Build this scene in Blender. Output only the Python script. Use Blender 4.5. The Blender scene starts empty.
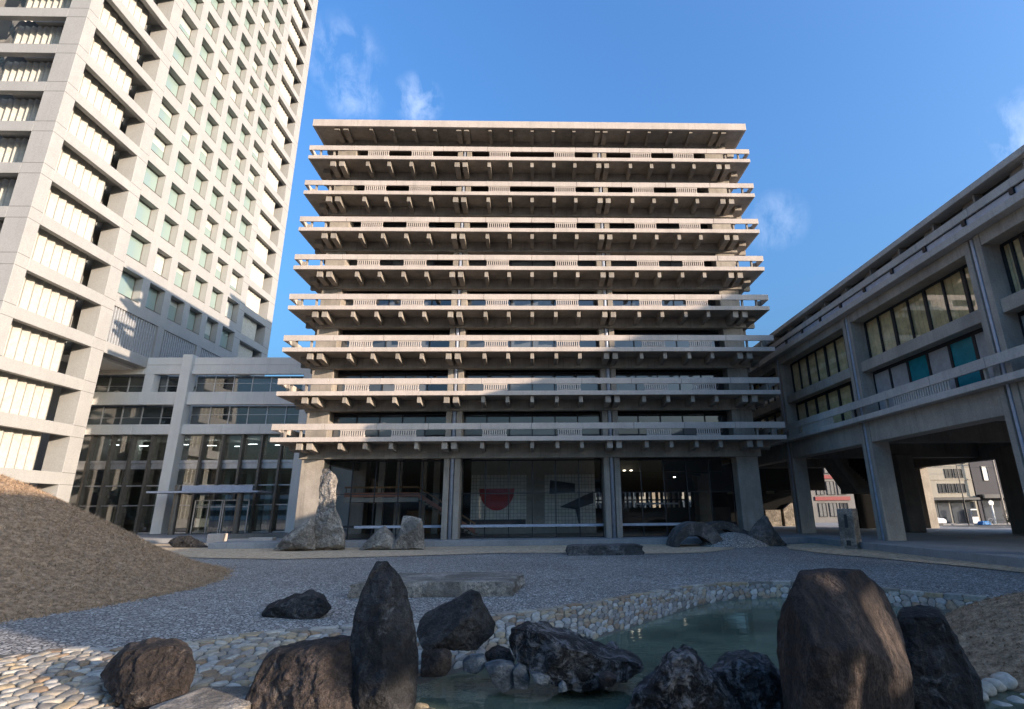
import bpy, bmesh, math, random
from mathutils import Vector, Matrix, noise
from mathutils.geometry import tessellate_polygon, delaunay_2d_cdt

random.seed(11)
SC = bpy.context.scene
COL = SC.collection
R = math.radians

# ------------------------------------------------------------------ camera
cam = bpy.data.cameras.new('camera')
CAM = bpy.data.objects.new('camera', cam)
COL.objects.link(CAM)
SC.camera = CAM
cr, cu, cf = Vector((0.999643, -0.0253177, -0.008535)), Vector((0.0011443, -0.2785871, 0.9604103)), Vector((0.0266931, 0.9600772, 0.2784586))
CAM.matrix_world = Matrix(((cr.x, cu.x, -cf.x, 0), (cr.y, cu.y, -cf.y, 0), (cr.z, cu.z, -cf.z, 2.35), (0, 0, 0, 1)))
cam.sensor_width = 36
cam.lens = 36 * 536.44 / 1024
cam.shift_x = -36.5 / 1024
cam.clip_start = 0.1
cam.clip_end = 3000

# ------------------------------------------------------------------ light
SUN_DIR = Vector((1, -0.60, 0.268)).normalized()
SUN_EL = math.asin(SUN_DIR.z)
SUN_AZ = math.atan2(SUN_DIR.x, SUN_DIR.y)
world = bpy.data.worlds.new('World')
SC.world = world
world.use_nodes = True
wn, wl = world.node_tree.nodes, world.node_tree.links
sky = wn.new('ShaderNodeTexSky')
sky.sky_type = 'NISHITA'
sky.sun_disc = False
sky.sun_elevation = SUN_EL
sky.sun_rotation = SUN_AZ
sky.air_density = 1.5
sky.dust_density = 10.0
sky.ozone_density = 8.0
bgn = wn['Background']
bgn.inputs['Strength'].default_value = 0.15
# thin wisps of cirrus, fixed to directions in the sky
geo = wn.new('ShaderNodeTexCoord')
CLOUDS = [((-0.297, 0.678, 0.672), 0.9972, 0.55), ((-0.287, 0.712, 0.641), 0.9985, 0.7), ((-0.191, 0.736, 0.65), 0.9989, 0.9), ((0.403, 0.791, 0.46), 0.9982, 0.5), ((0.655, 0.583, 0.482), 0.9982, 0.8)]
acc = None
for d, lim, k in CLOUDS:
    dv = Vector(d).normalized()
    dp = wn.new('ShaderNodeVectorMath'); dp.operation = 'DOT_PRODUCT'
    wl.new(geo.outputs['Generated'], dp.inputs[0]); dp.inputs[1].default_value = dv
    mr = wn.new('ShaderNodeMapRange'); mr.interpolation_type = 'SMOOTHSTEP'
    mr.inputs['From Min'].default_value = lim; mr.inputs['From Max'].default_value = 1.0 - (1 - lim) * 0.05
    mr.inputs['To Max'].default_value = k
    wl.new(dp.outputs['Value'], mr.inputs['Value'])
    if acc is None:
        acc = mr.outputs[0]
    else:
        mx = wn.new('ShaderNodeMath'); mx.operation = 'MAXIMUM'
        wl.new(acc, mx.inputs[0]); wl.new(mr.outputs[0], mx.inputs[1]); acc = mx.outputs[0]
mp = wn.new('ShaderNodeMapping'); mp.inputs['Scale'].default_value = (2.6, 2.2, 1.0); mp.inputs['Rotation'].default_value = (0.2, 0.35, 0)
wl.new(geo.outputs['Generated'], mp.inputs['Vector'])
nz = wn.new('ShaderNodeTexNoise'); nz.inputs['Scale'].default_value = 11; nz.inputs['Detail'].default_value = 9; nz.inputs['Roughness'].default_value = 0.62
nz.inputs['Distortion'].default_value = 0.3
wl.new(mp.outputs[0], nz.inputs['Vector'])
mr = wn.new('ShaderNodeMapRange'); mr.inputs['From Min'].default_value = 0.42; mr.inputs['From Max'].default_value = 1.5
wl.new(nz.outputs[0], mr.inputs['Value'])
mu = wn.new('ShaderNodeMath'); mu.operation = 'MULTIPLY'; wl.new(acc, mu.inputs[0]); wl.new(mr.outputs[0], mu.inputs[1])
mix = wn.new('ShaderNodeMix'); mix.data_type = 'RGBA'
wl.new(mu.outputs[0], mix.inputs[0]); wl.new(sky.outputs[0], mix.inputs[6]); mix.inputs[7].default_value = (3.0, 3.2, 3.7, 1)
wl.new(mix.outputs[2], bgn.inputs['Color'])

sun = bpy.data.lights.new('sun', 'SUN')
sun.energy = 2.15
sun.angle = R(0.5)
sun.color = (1.0, 0.83, 0.67)
SUN = bpy.data.objects.new('sun', sun)
COL.objects.link(SUN)
SUN.rotation_euler = (-SUN_DIR).to_track_quat('-Z', 'Y').to_euler()
SUN.location = (60, -40, 60)
SC.view_settings.view_transform = 'Standard'
SC.view_settings.look = 'None'
SC.view_settings.exposure = 1.95
SC.view_settings.gamma = 1
SC.view_settings.use_curve_mapping = False
SC.cycles.max_bounces = 7
SC.cycles.transparent_max_bounces = 12
SC.cycles.caustics_reflective = False
SC.cycles.caustics_refractive = False
SC.cycles.sample_clamp_indirect = 4
SC.cycles.use_denoising = True

# ------------------------------------------------------------------ helpers
def tag(o, label=None, cat=None, group=None, kind=None):
    if label: o['label'] = label
    if cat: o['category'] = cat
    if group: o['group'] = group
    if kind: o['kind'] = kind
    return o

def org(o):
    v = Vector((0, 0, 0))
    while o is not None:
        v = v + o.location
        o = o.parent
    return v

def empty(name, loc, label=None, cat=None, group=None):
    o = bpy.data.objects.new(name, None)
    o.location = loc
    COL.objects.link(o)
    return tag(o, label, cat, group)

class MB:
    def __init__(s):
        s.v, s.f, s.m = [], [], []
        s.mi = 0
    def quad(s, *p):
        n = len(s.v); s.v += [tuple(q) for q in p]
        s.f.append(tuple(range(n, n + len(p)))); s.m.append(s.mi)
        return s
    def box(s, x0, x1, y0, y1, z0, z1):
        n = len(s.v)
        s.v += [(x0, y0, z0), (x1, y0, z0), (x1, y1, z0), (x0, y1, z0), (x0, y0, z1), (x1, y0, z1), (x1, y1, z1), (x0, y1, z1)]
        for q in ((0, 3, 2, 1), (4, 5, 6, 7), (0, 1, 5, 4), (1, 2, 6, 5), (2, 3, 7, 6), (3, 0, 4, 7)):
            s.f.append(tuple(n + i for i in q)); s.m.append(s.mi)
        return s
    def prism(s, poly, a0, a1, axis='y'):
        """poly of 2-D points extruded along an axis: 'y' -> (x,z), 'x' -> (y,z), 'z' -> (x,y)"""
        def P(p, a):
            return (p[0], a, p[1]) if axis == 'y' else (a, p[0], p[1]) if axis == 'x' else (p[0], p[1], a)
        n, k = len(s.v), len(poly)
        s.v += [P(p, a0) for p in poly] + [P(p, a1) for p in poly]
        s.f.append(tuple(range(n, n + k))); s.m.append(s.mi)
        s.f.append(tuple(range(n + 2 * k - 1, n + k - 1, -1))); s.m.append(s.mi)
        for i in range(k):
            j = (i + 1) % k
            s.f.append((n + i, n + k + i, n + k + j, n + j)); s.m.append(s.mi)
        return s
    def tube(s, a, b, r, seg=10, r2=None):
        a, b = Vector(a), Vector(b); d = (b - a).normalized()
        u = d.orthogonal().normalized(); w = d.cross(u); n = len(s.v)
        r2 = r if r2 is None else r2
        for c, q in ((a, r), (b, r2)):
            for i in range(seg):
                t = 2 * math.pi * i / seg
                s.v.append(tuple(c + (u * math.cos(t) + w * math.sin(t)) * q))
        for i in range(seg):
            j = (i + 1) % seg
            s.f.append((n + i, n + j, n + seg + j, n + seg + i)); s.m.append(s.mi)
        s.f.append(tuple(n + i for i in range(seg - 1, -1, -1))); s.m.append(s.mi)
        s.f.append(tuple(n + seg + i for i in range(seg))); s.m.append(s.mi)
        return s
    def build(s, name, mats, parent=None, smooth=False, bevel=0, fix=True):
        me = bpy.data.meshes.new(name)
        o0 = org(parent) if parent is not None else Vector((0, 0, 0))
        me.from_pydata([(x - o0.x, y - o0.y, z - o0.z) for x, y, z in s.v], [], s.f)
        for m in (mats if isinstance(mats, (list, tuple)) else [mats]):
            me.materials.append(m)
        me.polygons.foreach_set('material_index', s.m)
        if fix:
            bm = bmesh.new(); bm.from_mesh(me)
            bmesh.ops.recalc_face_normals(bm, faces=bm.faces)
            bm.to_mesh(me); bm.free()
        if smooth:
            me.polygons.foreach_set('use_smooth', [True] * len(me.polygons))
        me.update()
        o = bpy.data.objects.new(name, me)
        COL.objects.link(o)
        if parent is not None: o.parent = parent
        if bevel:
            b = o.modifiers.new('bevel', 'BEVEL'); b.width = bevel; b.segments = 1; b.limit_method = 'ANGLE'
        return o

def copy_obj(o, parent, delta):
    c = o.copy(); COL.objects.link(c); c.parent = parent
    c.location = o.location + Vector(delta)
    return c

# ------------------------------------------------------------------ materials
def new_mat(name):
    m = bpy.data.materials.new(name); m.use_nodes = True
    nt = m.node_tree
    return m, nt.nodes, nt.links, nt.nodes['Principled BSDF']

def pos_node(n, l, scale=(1, 1, 1), rot=(0, 0, 0)):
    g = n.new('ShaderNodeNewGeometry')
    mp = n.new('ShaderNodeMapping'); mp.inputs['Scale'].default_value = scale; mp.inputs['Rotation'].default_value = rot
    l.new(g.outputs['Position'], mp.inputs['Vector'])
    return mp.outputs[0]

def noise_node(n, l, vec, scale, detail=5, rough=0.6, dist=0.0):
    t = n.new('ShaderNodeTexNoise')
    t.inputs['Scale'].default_value = scale; t.inputs['Detail'].default_value = detail
    t.inputs['Roughness'].default_value = rough; t.inputs['Distortion'].default_value = dist
    l.new(vec, t.inputs['Vector'])
    return t.outputs[0]

def ramp(n, l, fac, stops):
    r = n.new('ShaderNodeValToRGB')
    e = r.color_ramp.elements
    while len(e) < len(stops): e.new(0.5)
    for i, (p, c) in enumerate(stops):
        e[i].position = p; e[i].color = (c[0], c[1], c[2], 1) if not isinstance(c, (int, float)) else (c, c, c, 1)
    l.new(fac, r.inputs[0])
    return r.outputs[0]

def mixc(n, l, fac, a, b, mode='MIX'):
    m = n.new('ShaderNodeMix'); m.data_type = 'RGBA'; m.blend_type = mode
    for sock, v in ((m.inputs[0], fac), (m.inputs[6], a), (m.inputs[7], b)):
        if isinstance(v, (int, float)): sock.default_value = v
        elif isinstance(v, tuple): sock.default_value = (*v, 1) if len(v) == 3 else v
        else: l.new(v, sock)
    return m.outputs[2]

def bump(n, l, b, height, strength=0.3, dist=0.02):
    bp = n.new('ShaderNodeBump'); bp.inputs['Strength'].default_value = strength; bp.inputs['Distance'].default_value = dist
    l.new(height, bp.inputs['Height']); l.new(bp.outputs[0], b.inputs['Normal'])

def concrete(name, col, stain=0.5, board=True, rough=0.85):
    m, n, l, b = new_mat(name)
    v = pos_node(n, l)
    big = noise_node(n, l, v, 0.45, 6, 0.65)
    vs = pos_node(n, l, (1.6, 1.6, 0.22))
    streak = noise_node(n, l, vs, 1.3, 6, 0.7)
    fine = noise_node(n, l, v, 14, 4, 0.6)
    d = tuple(c * (1 - 0.42 * stain) for c in col)
    h = tuple(min(1, c * (1 + 0.16 * stain)) for c in col)
    c1 = mixc(n, l, ramp(n, l, big, [(0.3, 0), (0.7, 1)]), d, h)
    c2 = mixc(n, l, ramp(n, l, streak, [(0.42, 0), (0.72, 0.55 * stain)]), c1, tuple(c * 0.45 for c in col))
    vr = pos_node(n, l, (5.5, 5.5, 0.16))
    run = noise_node(n, l, vr, 1.0, 4, 0.65)
    c2 = mixc(n, l, ramp(n, l, run, [(0.55, 0), (0.70, 0.5 * stain)]), c2, tuple(c * 0.38 for c in col))
    c3 = mixc(n, l, 0.22, c2, ramp(n, l, fine, [(0.3, 0.25), (0.7, 0.85)]), 'OVERLAY')
    l.new(c3, b.inputs['Base Color'])
    b.inputs['Roughness'].default_value = rough
    b.inputs['Specular IOR Level'].default_value = 0.3
    if board:
        w = n.new('ShaderNodeTexWave'); w.wave_type = 'BANDS'; w.bands_direction = 'DIAGONAL'
        w.inputs['Scale'].default_value = 1.3; w.inputs['Distortion'].default_value = 0.6; w.inputs['Detail'].default_value = 2
        l.new(v, w.inputs['Vector'])
        hh = mixc(n, l, 0.6, fine, w.outputs[0])
    else:
        hh = fine
    bump(n, l, b, hh, 0.25, 0.015)
    return m

def each(name, boxes, mat, parent, bevel=0):
    for b in boxes: MB().box(*b).build(name, mat, parent, bevel=bevel)

def plain(name, col, rough=0.6, metal=0.0, spec=0.5, var=0.15, scale=3.0):
    m, n, l, b = new_mat(name)
    v = pos_node(n, l)
    f = noise_node(n, l, v, scale, 5, 0.6)
    c = mixc(n, l, ramp(n, l, f, [(0.3, 0), (0.7, 1)]), tuple(x * (1 - var) for x in col), tuple(min(1, x * (1 + var)) for x in col))
    l.new(c, b.inputs['Base Color'])
    b.inputs['Roughness'].default_value = rough; b.inputs['Metallic'].default_value = metal
    b.inputs['Specular IOR Level'].default_value = spec
    return m

def glass_dark(name, col, rough=0.03, spec=0.9, wob=0.004, per=None, ior=1.6):
    """window glass seen against an unlit room: dark body, mirror-like surface with slightly uneven panes"""
    m, n, l, b = new_mat(name)
    v = pos_node(n, l)
    f = noise_node(n, l, v, 0.7, 3, 0.5)
    if per:
        g = n.new('ShaderNodeNewGeometry')
        c = mixc(n, l, ramp(n, l, g.outputs['Random Per Island'], [(0.35, 0), (0.9, 1)]), col, per)
    else:
        c = mixc(n, l, ramp(n, l, f, [(0.35, 0), (0.7, 1)]), tuple(x * 0.7 for x in col), tuple(x * 1.4 for x in col))
    l.new(c, b.inputs['Base Color'])
    b.inputs['Roughness'].default_value = rough
    b.inputs['Specular IOR Level'].default_value = spec
    b.inputs['IOR'].default_value = ior
    bump(n, l, b, f, 0.12, wob * 10)
    return m

def glass_clear(name, tint=(0.75, 0.82, 0.8), boost=1.0):
    m, n, l, b = new_mat(name)
    out = n['Material Output']
    n.remove(b)
    t = n.new('ShaderNodeBsdfTransparent'); t.inputs[0].default_value = (*tint, 1)
    g = n.new('ShaderNodeBsdfGlossy'); g.inputs['Roughness'].default_value = 0.02
    fr = n.new('ShaderNodeFresnel'); fr.inputs['IOR'].default_value = 1.5
    mt = n.new('ShaderNodeMath'); mt.operation = 'MULTIPLY'; mt.inputs[1].default_value = boost; mt.use_clamp = True
    l.new(fr.outputs[0], mt.inputs[0])
    mx = n.new('ShaderNodeMixShader')
    l.new(mt.outputs[0], mx.inputs[0]); l.new(t.outputs[0], mx.inputs[1]); l.new(g.outputs[0], mx.inputs[2])
    l.new(mx.outputs[0], out.inputs[0])
    return m

def stone(name, a, b_, crack=(0.02, 0.018, 0.016), scale=1.0, lichen=None, bumpd=0.06, stretch=(1, 1, 1), li0=0.56):
    m, n, l, b = new_mat(name)
    v = pos_node(n, l, stretch)
    big = noise_node(n, l, v, 1.4 * scale, 8, 0.68, 0.4)
    fine = noise_node(n, l, v, 11 * scale, 8, 0.72)
    spk = noise_node(n, l, v, 55 * scale, 3, 0.6)
    pit = n.new('ShaderNodeTexVoronoi'); pit.inputs['Scale'].default_value = 7.0 * scale; pit.feature = 'F1'
    wv = n.new('ShaderNodeVectorMath'); wv.operation = 'ADD'
    nv = n.new('ShaderNodeTexNoise'); nv.inputs['Scale'].default_value = 3.0 * scale; nv.inputs['Detail'].default_value = 5
    l.new(v, nv.inputs['Vector'])
    sv = n.new('ShaderNodeVectorMath'); sv.operation = 'SCALE'; sv.inputs['Scale'].default_value = 0.5 / scale
    l.new(nv.outputs['Color'], sv.inputs[0]); l.new(v, wv.inputs[0]); l.new(sv.outputs[0], wv.inputs[1])
    l.new(wv.outputs[0], pit.inputs['Vector'])
    c = mixc(n, l, ramp(n, l, big, [(0.40, 0), (0.60, 1)]), a, b_)
    c = mixc(n, l, ramp(n, l, fine, [(0.38, 0.85), (0.50, 0)]), c, crack)
    c = mixc(n, l, 0.6, c, ramp(n, l, spk, [(0.3, 0.08), (0.72, 1.0)]), 'OVERLAY')
    blk = noise_node(n, l, v, 0.9 * scale, 6, 0.7, 0.6)
    c = mixc(n, l, ramp(n, l, blk, [(0.44, 0.0), (0.56, 0.7)]), c, tuple(x * 0.45 for x in a))
    if lichen:
        li = noise_node(n, l, v, 2.6 * scale, 9, 0.75, 1.0)
        c = mixc(n, l, ramp(n, l, li, [(li0, 0), (li0 + 0.09, 0.8)]), c, lichen)
    l.new(c, b.inputs['Base Color'])
    b.inputs['Roughness'].default_value = 0.88
    b.inputs['Specular IOR Level'].default_value = 0.25
    hh = mixc(n, l, 0.45, fine, big)
    hh = mixc(n, l, 0.22, hh, spk)
    hh = mixc(n, l, 0.35, hh, pit.outputs['Distance'])
    bump(n, l, b, hh, 1.0, bumpd * 1.8)
    return m

def emission(name, col, k):
    m, n, l, b = new_mat(name)
    b.inputs['Emission Color'].default_value = (*col, 1); b.inputs['Emission Strength'].default_value = k
    return m

M = {}
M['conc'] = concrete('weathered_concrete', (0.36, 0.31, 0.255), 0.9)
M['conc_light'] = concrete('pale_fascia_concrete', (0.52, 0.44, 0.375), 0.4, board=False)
M['conc_wing'] = concrete('grey_wing_concrete', (0.44, 0.385, 0.32), 0.7)
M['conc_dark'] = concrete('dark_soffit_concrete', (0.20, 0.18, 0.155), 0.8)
M['tower'] = concrete('pale_tower_concrete', (0.35, 0.338, 0.315), 0.18, board=False, rough=0.7)
M['annex'] = concrete('annex_precast_panel', (0.78, 0.74, 0.67), 0.2, board=False, rough=0.6)
M['paving'] = concrete('plinth_paving', (0.30, 0.29, 0.28), 0.5, board=False)
M['metal_dark'] = plain('dark_window_frame', (0.03, 0.03, 0.033), 0.45, 0.3)
M['metal_fin'] = plain('bronze_grey_fin', (0.17, 0.15, 0.125), 0.45, 0.5)
M['metal_light'] = plain('brushed_steel', (0.55, 0.55, 0.56), 0.35, 0.7)
M['metal_pale'] = plain('pale_blue_metal', (0.45, 0.48, 0.55), 0.5, 0.2)
M['pipe'] = plain('galvanised_pipe', (0.42, 0.45, 0.52), 0.5, 0.2)
M['white'] = plain('off_white_paint', (0.72, 0.71, 0.66), 0.6)
M['blind'] = plain('white_pleated_blind', (0.42, 0.40, 0.345), 0.8)
M['gl_main'] = glass_dark('upper_window_glass', (0.022, 0.024, 0.028), spec=0.5, per=(0.12, 0.13, 0.14), ior=2.0)
M['gl_tower'] = glass_dark('tower_window_glass', (0.17, 0.235, 0.215), per=(0.36, 0.44, 0.39))
M['gl_annex'] = glass_dark('annex_window_glass', (0.03, 0.038, 0.04), spec=0.5, per=(0.12, 0.135, 0.13), ior=2.3)
M['gl_clear'] = glass_clear('clear_lobby_glass', (0.90, 0.93, 0.92), 0.8)
M['gl_wing'] = glass_clear('wing_window_glass', (0.97, 0.97, 0.94), 0.3)
M['gl_curtain'] = glass_clear('curtain_wall_glass', (0.66, 0.76, 0.73), 6.0)
M['curtain'] = plain('beige_drape', (0.85, 0.63, 0.33), 0.85, var=0.25, scale=2.0)
M['teal'] = plain('teal_panel', (0.012, 0.20, 0.23), 0.25)
M['panel_grey'] = plain('grey_infill_panel', (0.36, 0.35, 0.34), 0.6)
M['floor_in'] = plain('dark_interior_floor', (0.10, 0.095, 0.09), 0.3)
M['wall_in'] = plain('interior_wall', (0.42, 0.39, 0.35), 0.8)
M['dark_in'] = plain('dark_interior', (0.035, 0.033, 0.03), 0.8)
M['wood_red'] = plain('reddish_handrail_panel', (0.42, 0.17, 0.11), 0.5)
M['wood'] = plain('oiled_wood', (0.30, 0.16, 0.07), 0.5)
M['shade_black'] = plain('painted_shade', (0.008, 0.008, 0.008), 0.9, spec=0.1)  # near-black colour puts deep shade on walls that sunlight still reaches
M['conc_rail'] = concrete('pale_wing_fascia_concrete', (0.56, 0.515, 0.46), 0.5, board=False)
M['asphalt'] = plain('asphalt', (0.06, 0.06, 0.062), 0.9)
M['basalt'] = stone('dark_basalt', (0.020, 0.019, 0.019), (0.060, 0.056, 0.054), lichen=(0.13, 0.125, 0.12), bumpd=0.09)
M['lichenrock'] = stone('lichen_spotted_basalt', (0.022, 0.020, 0.020), (0.065, 0.060, 0.058), scale=1.2, lichen=(0.21, 0.20, 0.195), bumpd=0.1, li0=0.49)
M['goldrock'] = stone('yellowish_pebble', (0.26, 0.19, 0.11), (0.42, 0.33, 0.2), crack=(0.12, 0.09, 0.06), scale=2, bumpd=0.02)
M['brownrock'] = stone('brown_andesite', (0.036, 0.028, 0.025), (0.115, 0.085, 0.068), scale=1.3, lichen=(0.17, 0.14, 0.115), bumpd=0.09)
M['bigrock'] = stone('brown_black_andesite', (0.034, 0.027, 0.025), (0.10, 0.073, 0.058), scale=1.0, bumpd=0.08, stretch=(1, 1, 0.45))
M['granite'] = stone('grey_split_granite', (0.23, 0.195, 0.158), (0.41, 0.355, 0.29), crack=(0.12, 0.11, 0.10), scale=0.8, bumpd=0.08)
M['granite_dark'] = stone('dark_granite', (0.10, 0.092, 0.085), (0.20, 0.18, 0.165), crack=(0.05, 0.045, 0.04), scale=0.8, bumpd=0.06)
M['pale_rock'] = stone('pale_grey_rock', (0.10, 0.105, 0.11), (0.22, 0.22, 0.215), crack=(0.09, 0.09, 0.09), scale=1.8, bumpd=0.03)

# ------------------------------------------------------------------ ground materials
def island_stones(name, cols, rough=0.75):
    m, n, l, b = new_mat(name)
    g = n.new('ShaderNodeNewGeometry')
    r = n.new('ShaderNodeValToRGB'); r.color_ramp.interpolation = 'CONSTANT'
    e = r.color_ramp.elements
    while len(e) < len(cols): e.new(0.5)
    for i, c in enumerate(cols):
        e[i].position = i / len(cols); e[i].color = (*c, 1)
    l.new(g.outputs['Random Per Island'], r.inputs[0])
    v = pos_node(n, l)
    f = noise_node(n, l, v, 9, 7, 0.7)
    c = mixc(n, l, 0.55, r.outputs[0], ramp(n, l, f, [(0.3, 0.18), (0.72, 0.85)]), 'OVERLAY')
    l.new(c, b.inputs['Base Color']); b.inputs['Roughness'].default_value = rough
    b.inputs['Specular IOR Level'].default_value = 0.3
    bump(n, l, b, f, 0.35, 0.015)
    return m

def gravel_mat():
    m, n, l, b = new_mat('blue_grey_pebble_paving')
    v = pos_node(n, l)
    vo = n.new('ShaderNodeTexVoronoi'); vo.inputs['Scale'].default_value = 12.5; vo.inputs['Randomness'].default_value = 1
    l.new(v, vo.inputs['Vector'])
    sep = n.new('ShaderNodeSeparateColor'); l.new(vo.outputs['Color'], sep.inputs[0])
    vd = n.new('ShaderNodeTexVoronoi'); vd.feature = 'DISTANCE_TO_EDGE'; vd.inputs['Scale'].default_value = 12.5
    l.new(v, vd.inputs['Vector'])
    c = ramp(n, l, sep.outputs[0], [(0.0, (0.25, 0.22, 0.19)), (0.4, (0.39, 0.35, 0.31)), (0.75, (0.52, 0.475, 0.415)), (0.97, (0.66, 0.61, 0.54))])
    edge = ramp(n, l, vd.outputs['Distance'], [(0.03, 0), (0.16, 1)])
    c = mixc(n, l, edge, (0.075, 0.073, 0.07), c)
    big = noise_node(n, l, v, 0.22, 6, 0.65)
    c = mixc(n, l, 0.5, c, ramp(n, l, big, [(0.3, 0.30), (0.7, 0.68)]), 'OVERLAY')
    l.new(c, b.inputs['Base Color']); b.inputs['Roughness'].default_value = 0.8
    b.inputs['Specular IOR Level'].default_value = 0.35
    hh = mixc(n, l, 0.35, edge, sep.outputs[1])
    bump(n, l, b, hh, 0.9, 0.035)
    return m

def grass_mat(name, a, b_, k=1.0):
    m, n, l, b = new_mat(name)
    v = pos_node(n, l)
    f = noise_node(n, l, v, 3.2, 8, 0.75)
    h = noise_node(n, l, pos_node(n, l, (0.6, 1, 2)), 7, 9, 0.8)
    c = mixc(n, l, ramp(n, l, f, [(0.32, 0), (0.68, 1)]), a, b_)
    c = mixc(n, l, 0.75, c, ramp(n, l, h, [(0.34, 0.05), (0.68, 0.95)]), 'OVERLAY')
    l.new(c, b.inputs['Base Color']); b.inputs['Roughness'].default_value = 0.95
    b.inputs['Specular IOR Level'].default_value = 0.1
    bump(n, l, b, h, 0.9, 0.08)
    return m

M['gravel'] = gravel_mat()
M['cobble'] = island_stones('pale_river_cobble', [(0.26, 0.22, 0.18), (0.36, 0.315, 0.25), (0.20, 0.175, 0.145), (0.33, 0.25, 0.155), (0.39, 0.35, 0.29), (0.28, 0.235, 0.18), (0.25, 0.17, 0.105), (0.31, 0.285, 0.25)])
M['bedstone'] = island_stones('wet_bed_stone', [(0.055, 0.06, 0.05), (0.09, 0.095, 0.08), (0.13, 0.125, 0.105), (0.075, 0.085, 0.06), (0.18, 0.16, 0.13)], 0.5)
M['mortar'] = concrete('dark_mortar', (0.12, 0.105, 0.082), 0.6, board=False)
M['grass'] = grass_mat('dry_winter_turf', (0.28, 0.183, 0.112), (0.42, 0.29, 0.185))
M['blade'] = grass_mat('dry_grass_blade', (0.33, 0.215, 0.132), (0.52, 0.37, 0.24))
M['strip'] = grass_mat('yellow_dry_lawn', (0.50, 0.365, 0.235), (0.63, 0.475, 0.32))
M['mud'] = concrete('pond_mud', (0.06, 0.075, 0.055), 0.8, board=False)

def water_mat():
    m, n, l, b = new_mat('green_pond_water')
    out = n['Material Output']
    v = pos_node(n, l)
    f = noise_node(n, l, pos_node(n, l, (1, 2.2, 1)), 1.6, 4, 0.5)
    bp = n.new('ShaderNodeBump'); bp.inputs['Strength'].default_value = 0.08; bp.inputs['Distance'].default_value = 0.05
    l.new(f, bp.inputs['Height'])
    t = n.new('ShaderNodeBsdfTransparent'); t.inputs[0].default_value = (0.42, 0.52, 0.45, 1)
    d = n.new('ShaderNodeBsdfDiffuse'); d.inputs[0].default_value = (0.19, 0.235, 0.165, 1)
    g = n.new('ShaderNodeBsdfGlossy'); g.inputs['Roughness'].default_value = 0.03
    l.new(bp.outputs[0], g.inputs['Normal'])
    body = n.new('ShaderNodeMixShader')
    mk = noise_node(n, l, v, 0.35, 4, 0.6)
    l.new(ramp(n, l, mk, [(0.38, 0.35), (0.66, 0.8)]), body.inputs[0])
    l.new(t.outputs[0], body.inputs[1]); l.new(d.outputs[0], body.inputs[2])
    fr = n.new('ShaderNodeFresnel'); fr.inputs['IOR'].default_value = 1.33; l.new(bp.outputs[0], fr.inputs['Normal'])
    mx = n.new('ShaderNodeMixShader')
    l.new(fr.outputs[0], mx.inputs[0]); l.new(body.outputs[0], mx.inputs[1]); l.new(g.outputs[0], mx.inputs[2])
    l.new(mx.outputs[0], out.inputs[0])
    return m
M['water'] = water_mat()

# ------------------------------------------------------------------ the ground
U = [(-14, 9.0), (-9.33, 10.7), (-8.0, 11.0), (-7.01, 10.9), (-6.2, 11.7), (-5.37, 12.18), (-4.1, 12.57), (-2.3, 13.07), (-0.81, 13.78), (0.64, 14.61), (2.36, 16.05), (4.5, 17.83), (6.01, 18.63), (8.43, 18.89), (10.45, 17.29), (11.6, 15.7), (12.71, 14.9), (15, 14.2)]
L = [(-14, 5.6, -.06), (-9, 5.6, -.06), (-7.2, 5.6, -.08), (-6.0, 5.9, -.1), (-5.0, 6.6, -.14), (-4.2, 7.4, -.2), (-3.2, 8.6, -.3), (-1.9, 9.9, -.42), (-.7, 11.0, -.46), (.6, 12.1, -.46), (1.9, 13.5, -.46), (3.9, 15.9, -.46), (5.6, 17.7, -.46), (8.2, 18.3, -.5), (10.2, 16.7, -.5), (11.25, 15.25, -.5), (12.3, 14.4, -.5), (14.6, 13.4, -.5)]

def smooth_line(pts, k=4):
    out = []
    P = [Vector(p) for p in pts]
    for i in range(len(P) - 1):
        p0, p1, p2, p3 = P[max(i - 1, 0)], P[i], P[i + 1], P[min(i + 2, len(P) - 1)]
        for j in range(k):
            t = j / k
            out.append(0.5 * ((2 * p1) + (p2 - p0) * t + (2 * p0 - 5 * p1 + 4 * p2 - p3) * t * t + (3 * p1 - p0 - 3 * p2 + p3) * t ** 3))
    out.append(P[-1])
    return out
US = smooth_line([(x, y, 0.0) for x, y in U])
LS = smooth_line(L)

def flat_poly(name, outer, holes, z, mat, kind):
    loops = [[Vector((x, y, z)) for x, y in outer]] + [[Vector((x, y, z)) for x, y in h] for h in holes]
    tris = tessellate_polygon(loops)
    vs = [v for lp in loops for v in lp]
    m = MB(); m.v = [tuple(v) for v in vs]; m.f = [tuple(t) for t in tris]; m.m = [0] * len(m.f)
    o = m.build(name, mat)
    me = o.data
    if me.polygons[0].normal.z < 0: me.flip_normals()
    return tag(o, kind=kind)

PLAZA = [(-56, -30), (24, -30), (24, 60), (-56, 60)]
BASIN = [(v.x, v.y) for v in US] + [(17, 12), (17, -4), (-17, -4), (-17, 8)]
flat_poly('ground', [(-1500, -1500), (1500, -1500), (1500, 1500), (-1500, 1500)], [PLAZA], 0.0, M['asphalt'], 'structure')
flat_poly('gravel_plaza', PLAZA, [BASIN], 0.0, M['gravel'], 'structure')
flat_poly('pond_bed', [(-18, -5), (18, -5), (18, 20.5), (-18, 20.5)], [], -0.62, M['mud'], 'structure')
flat_poly('water', [(-5.0, 6.5), (16, 6.5), (16, 13.8), (12.6, 15), (11.4, 15.9), (10.4, 17.4), (8.4, 18.9), (6.0, 18.6), (4.4, 17.8), (2.2, 16), (0.5, 14.5), (-1.0, 13.6), (-3, 12), (-5, 9)], [], -0.40, M['water'], 'structure')

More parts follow.
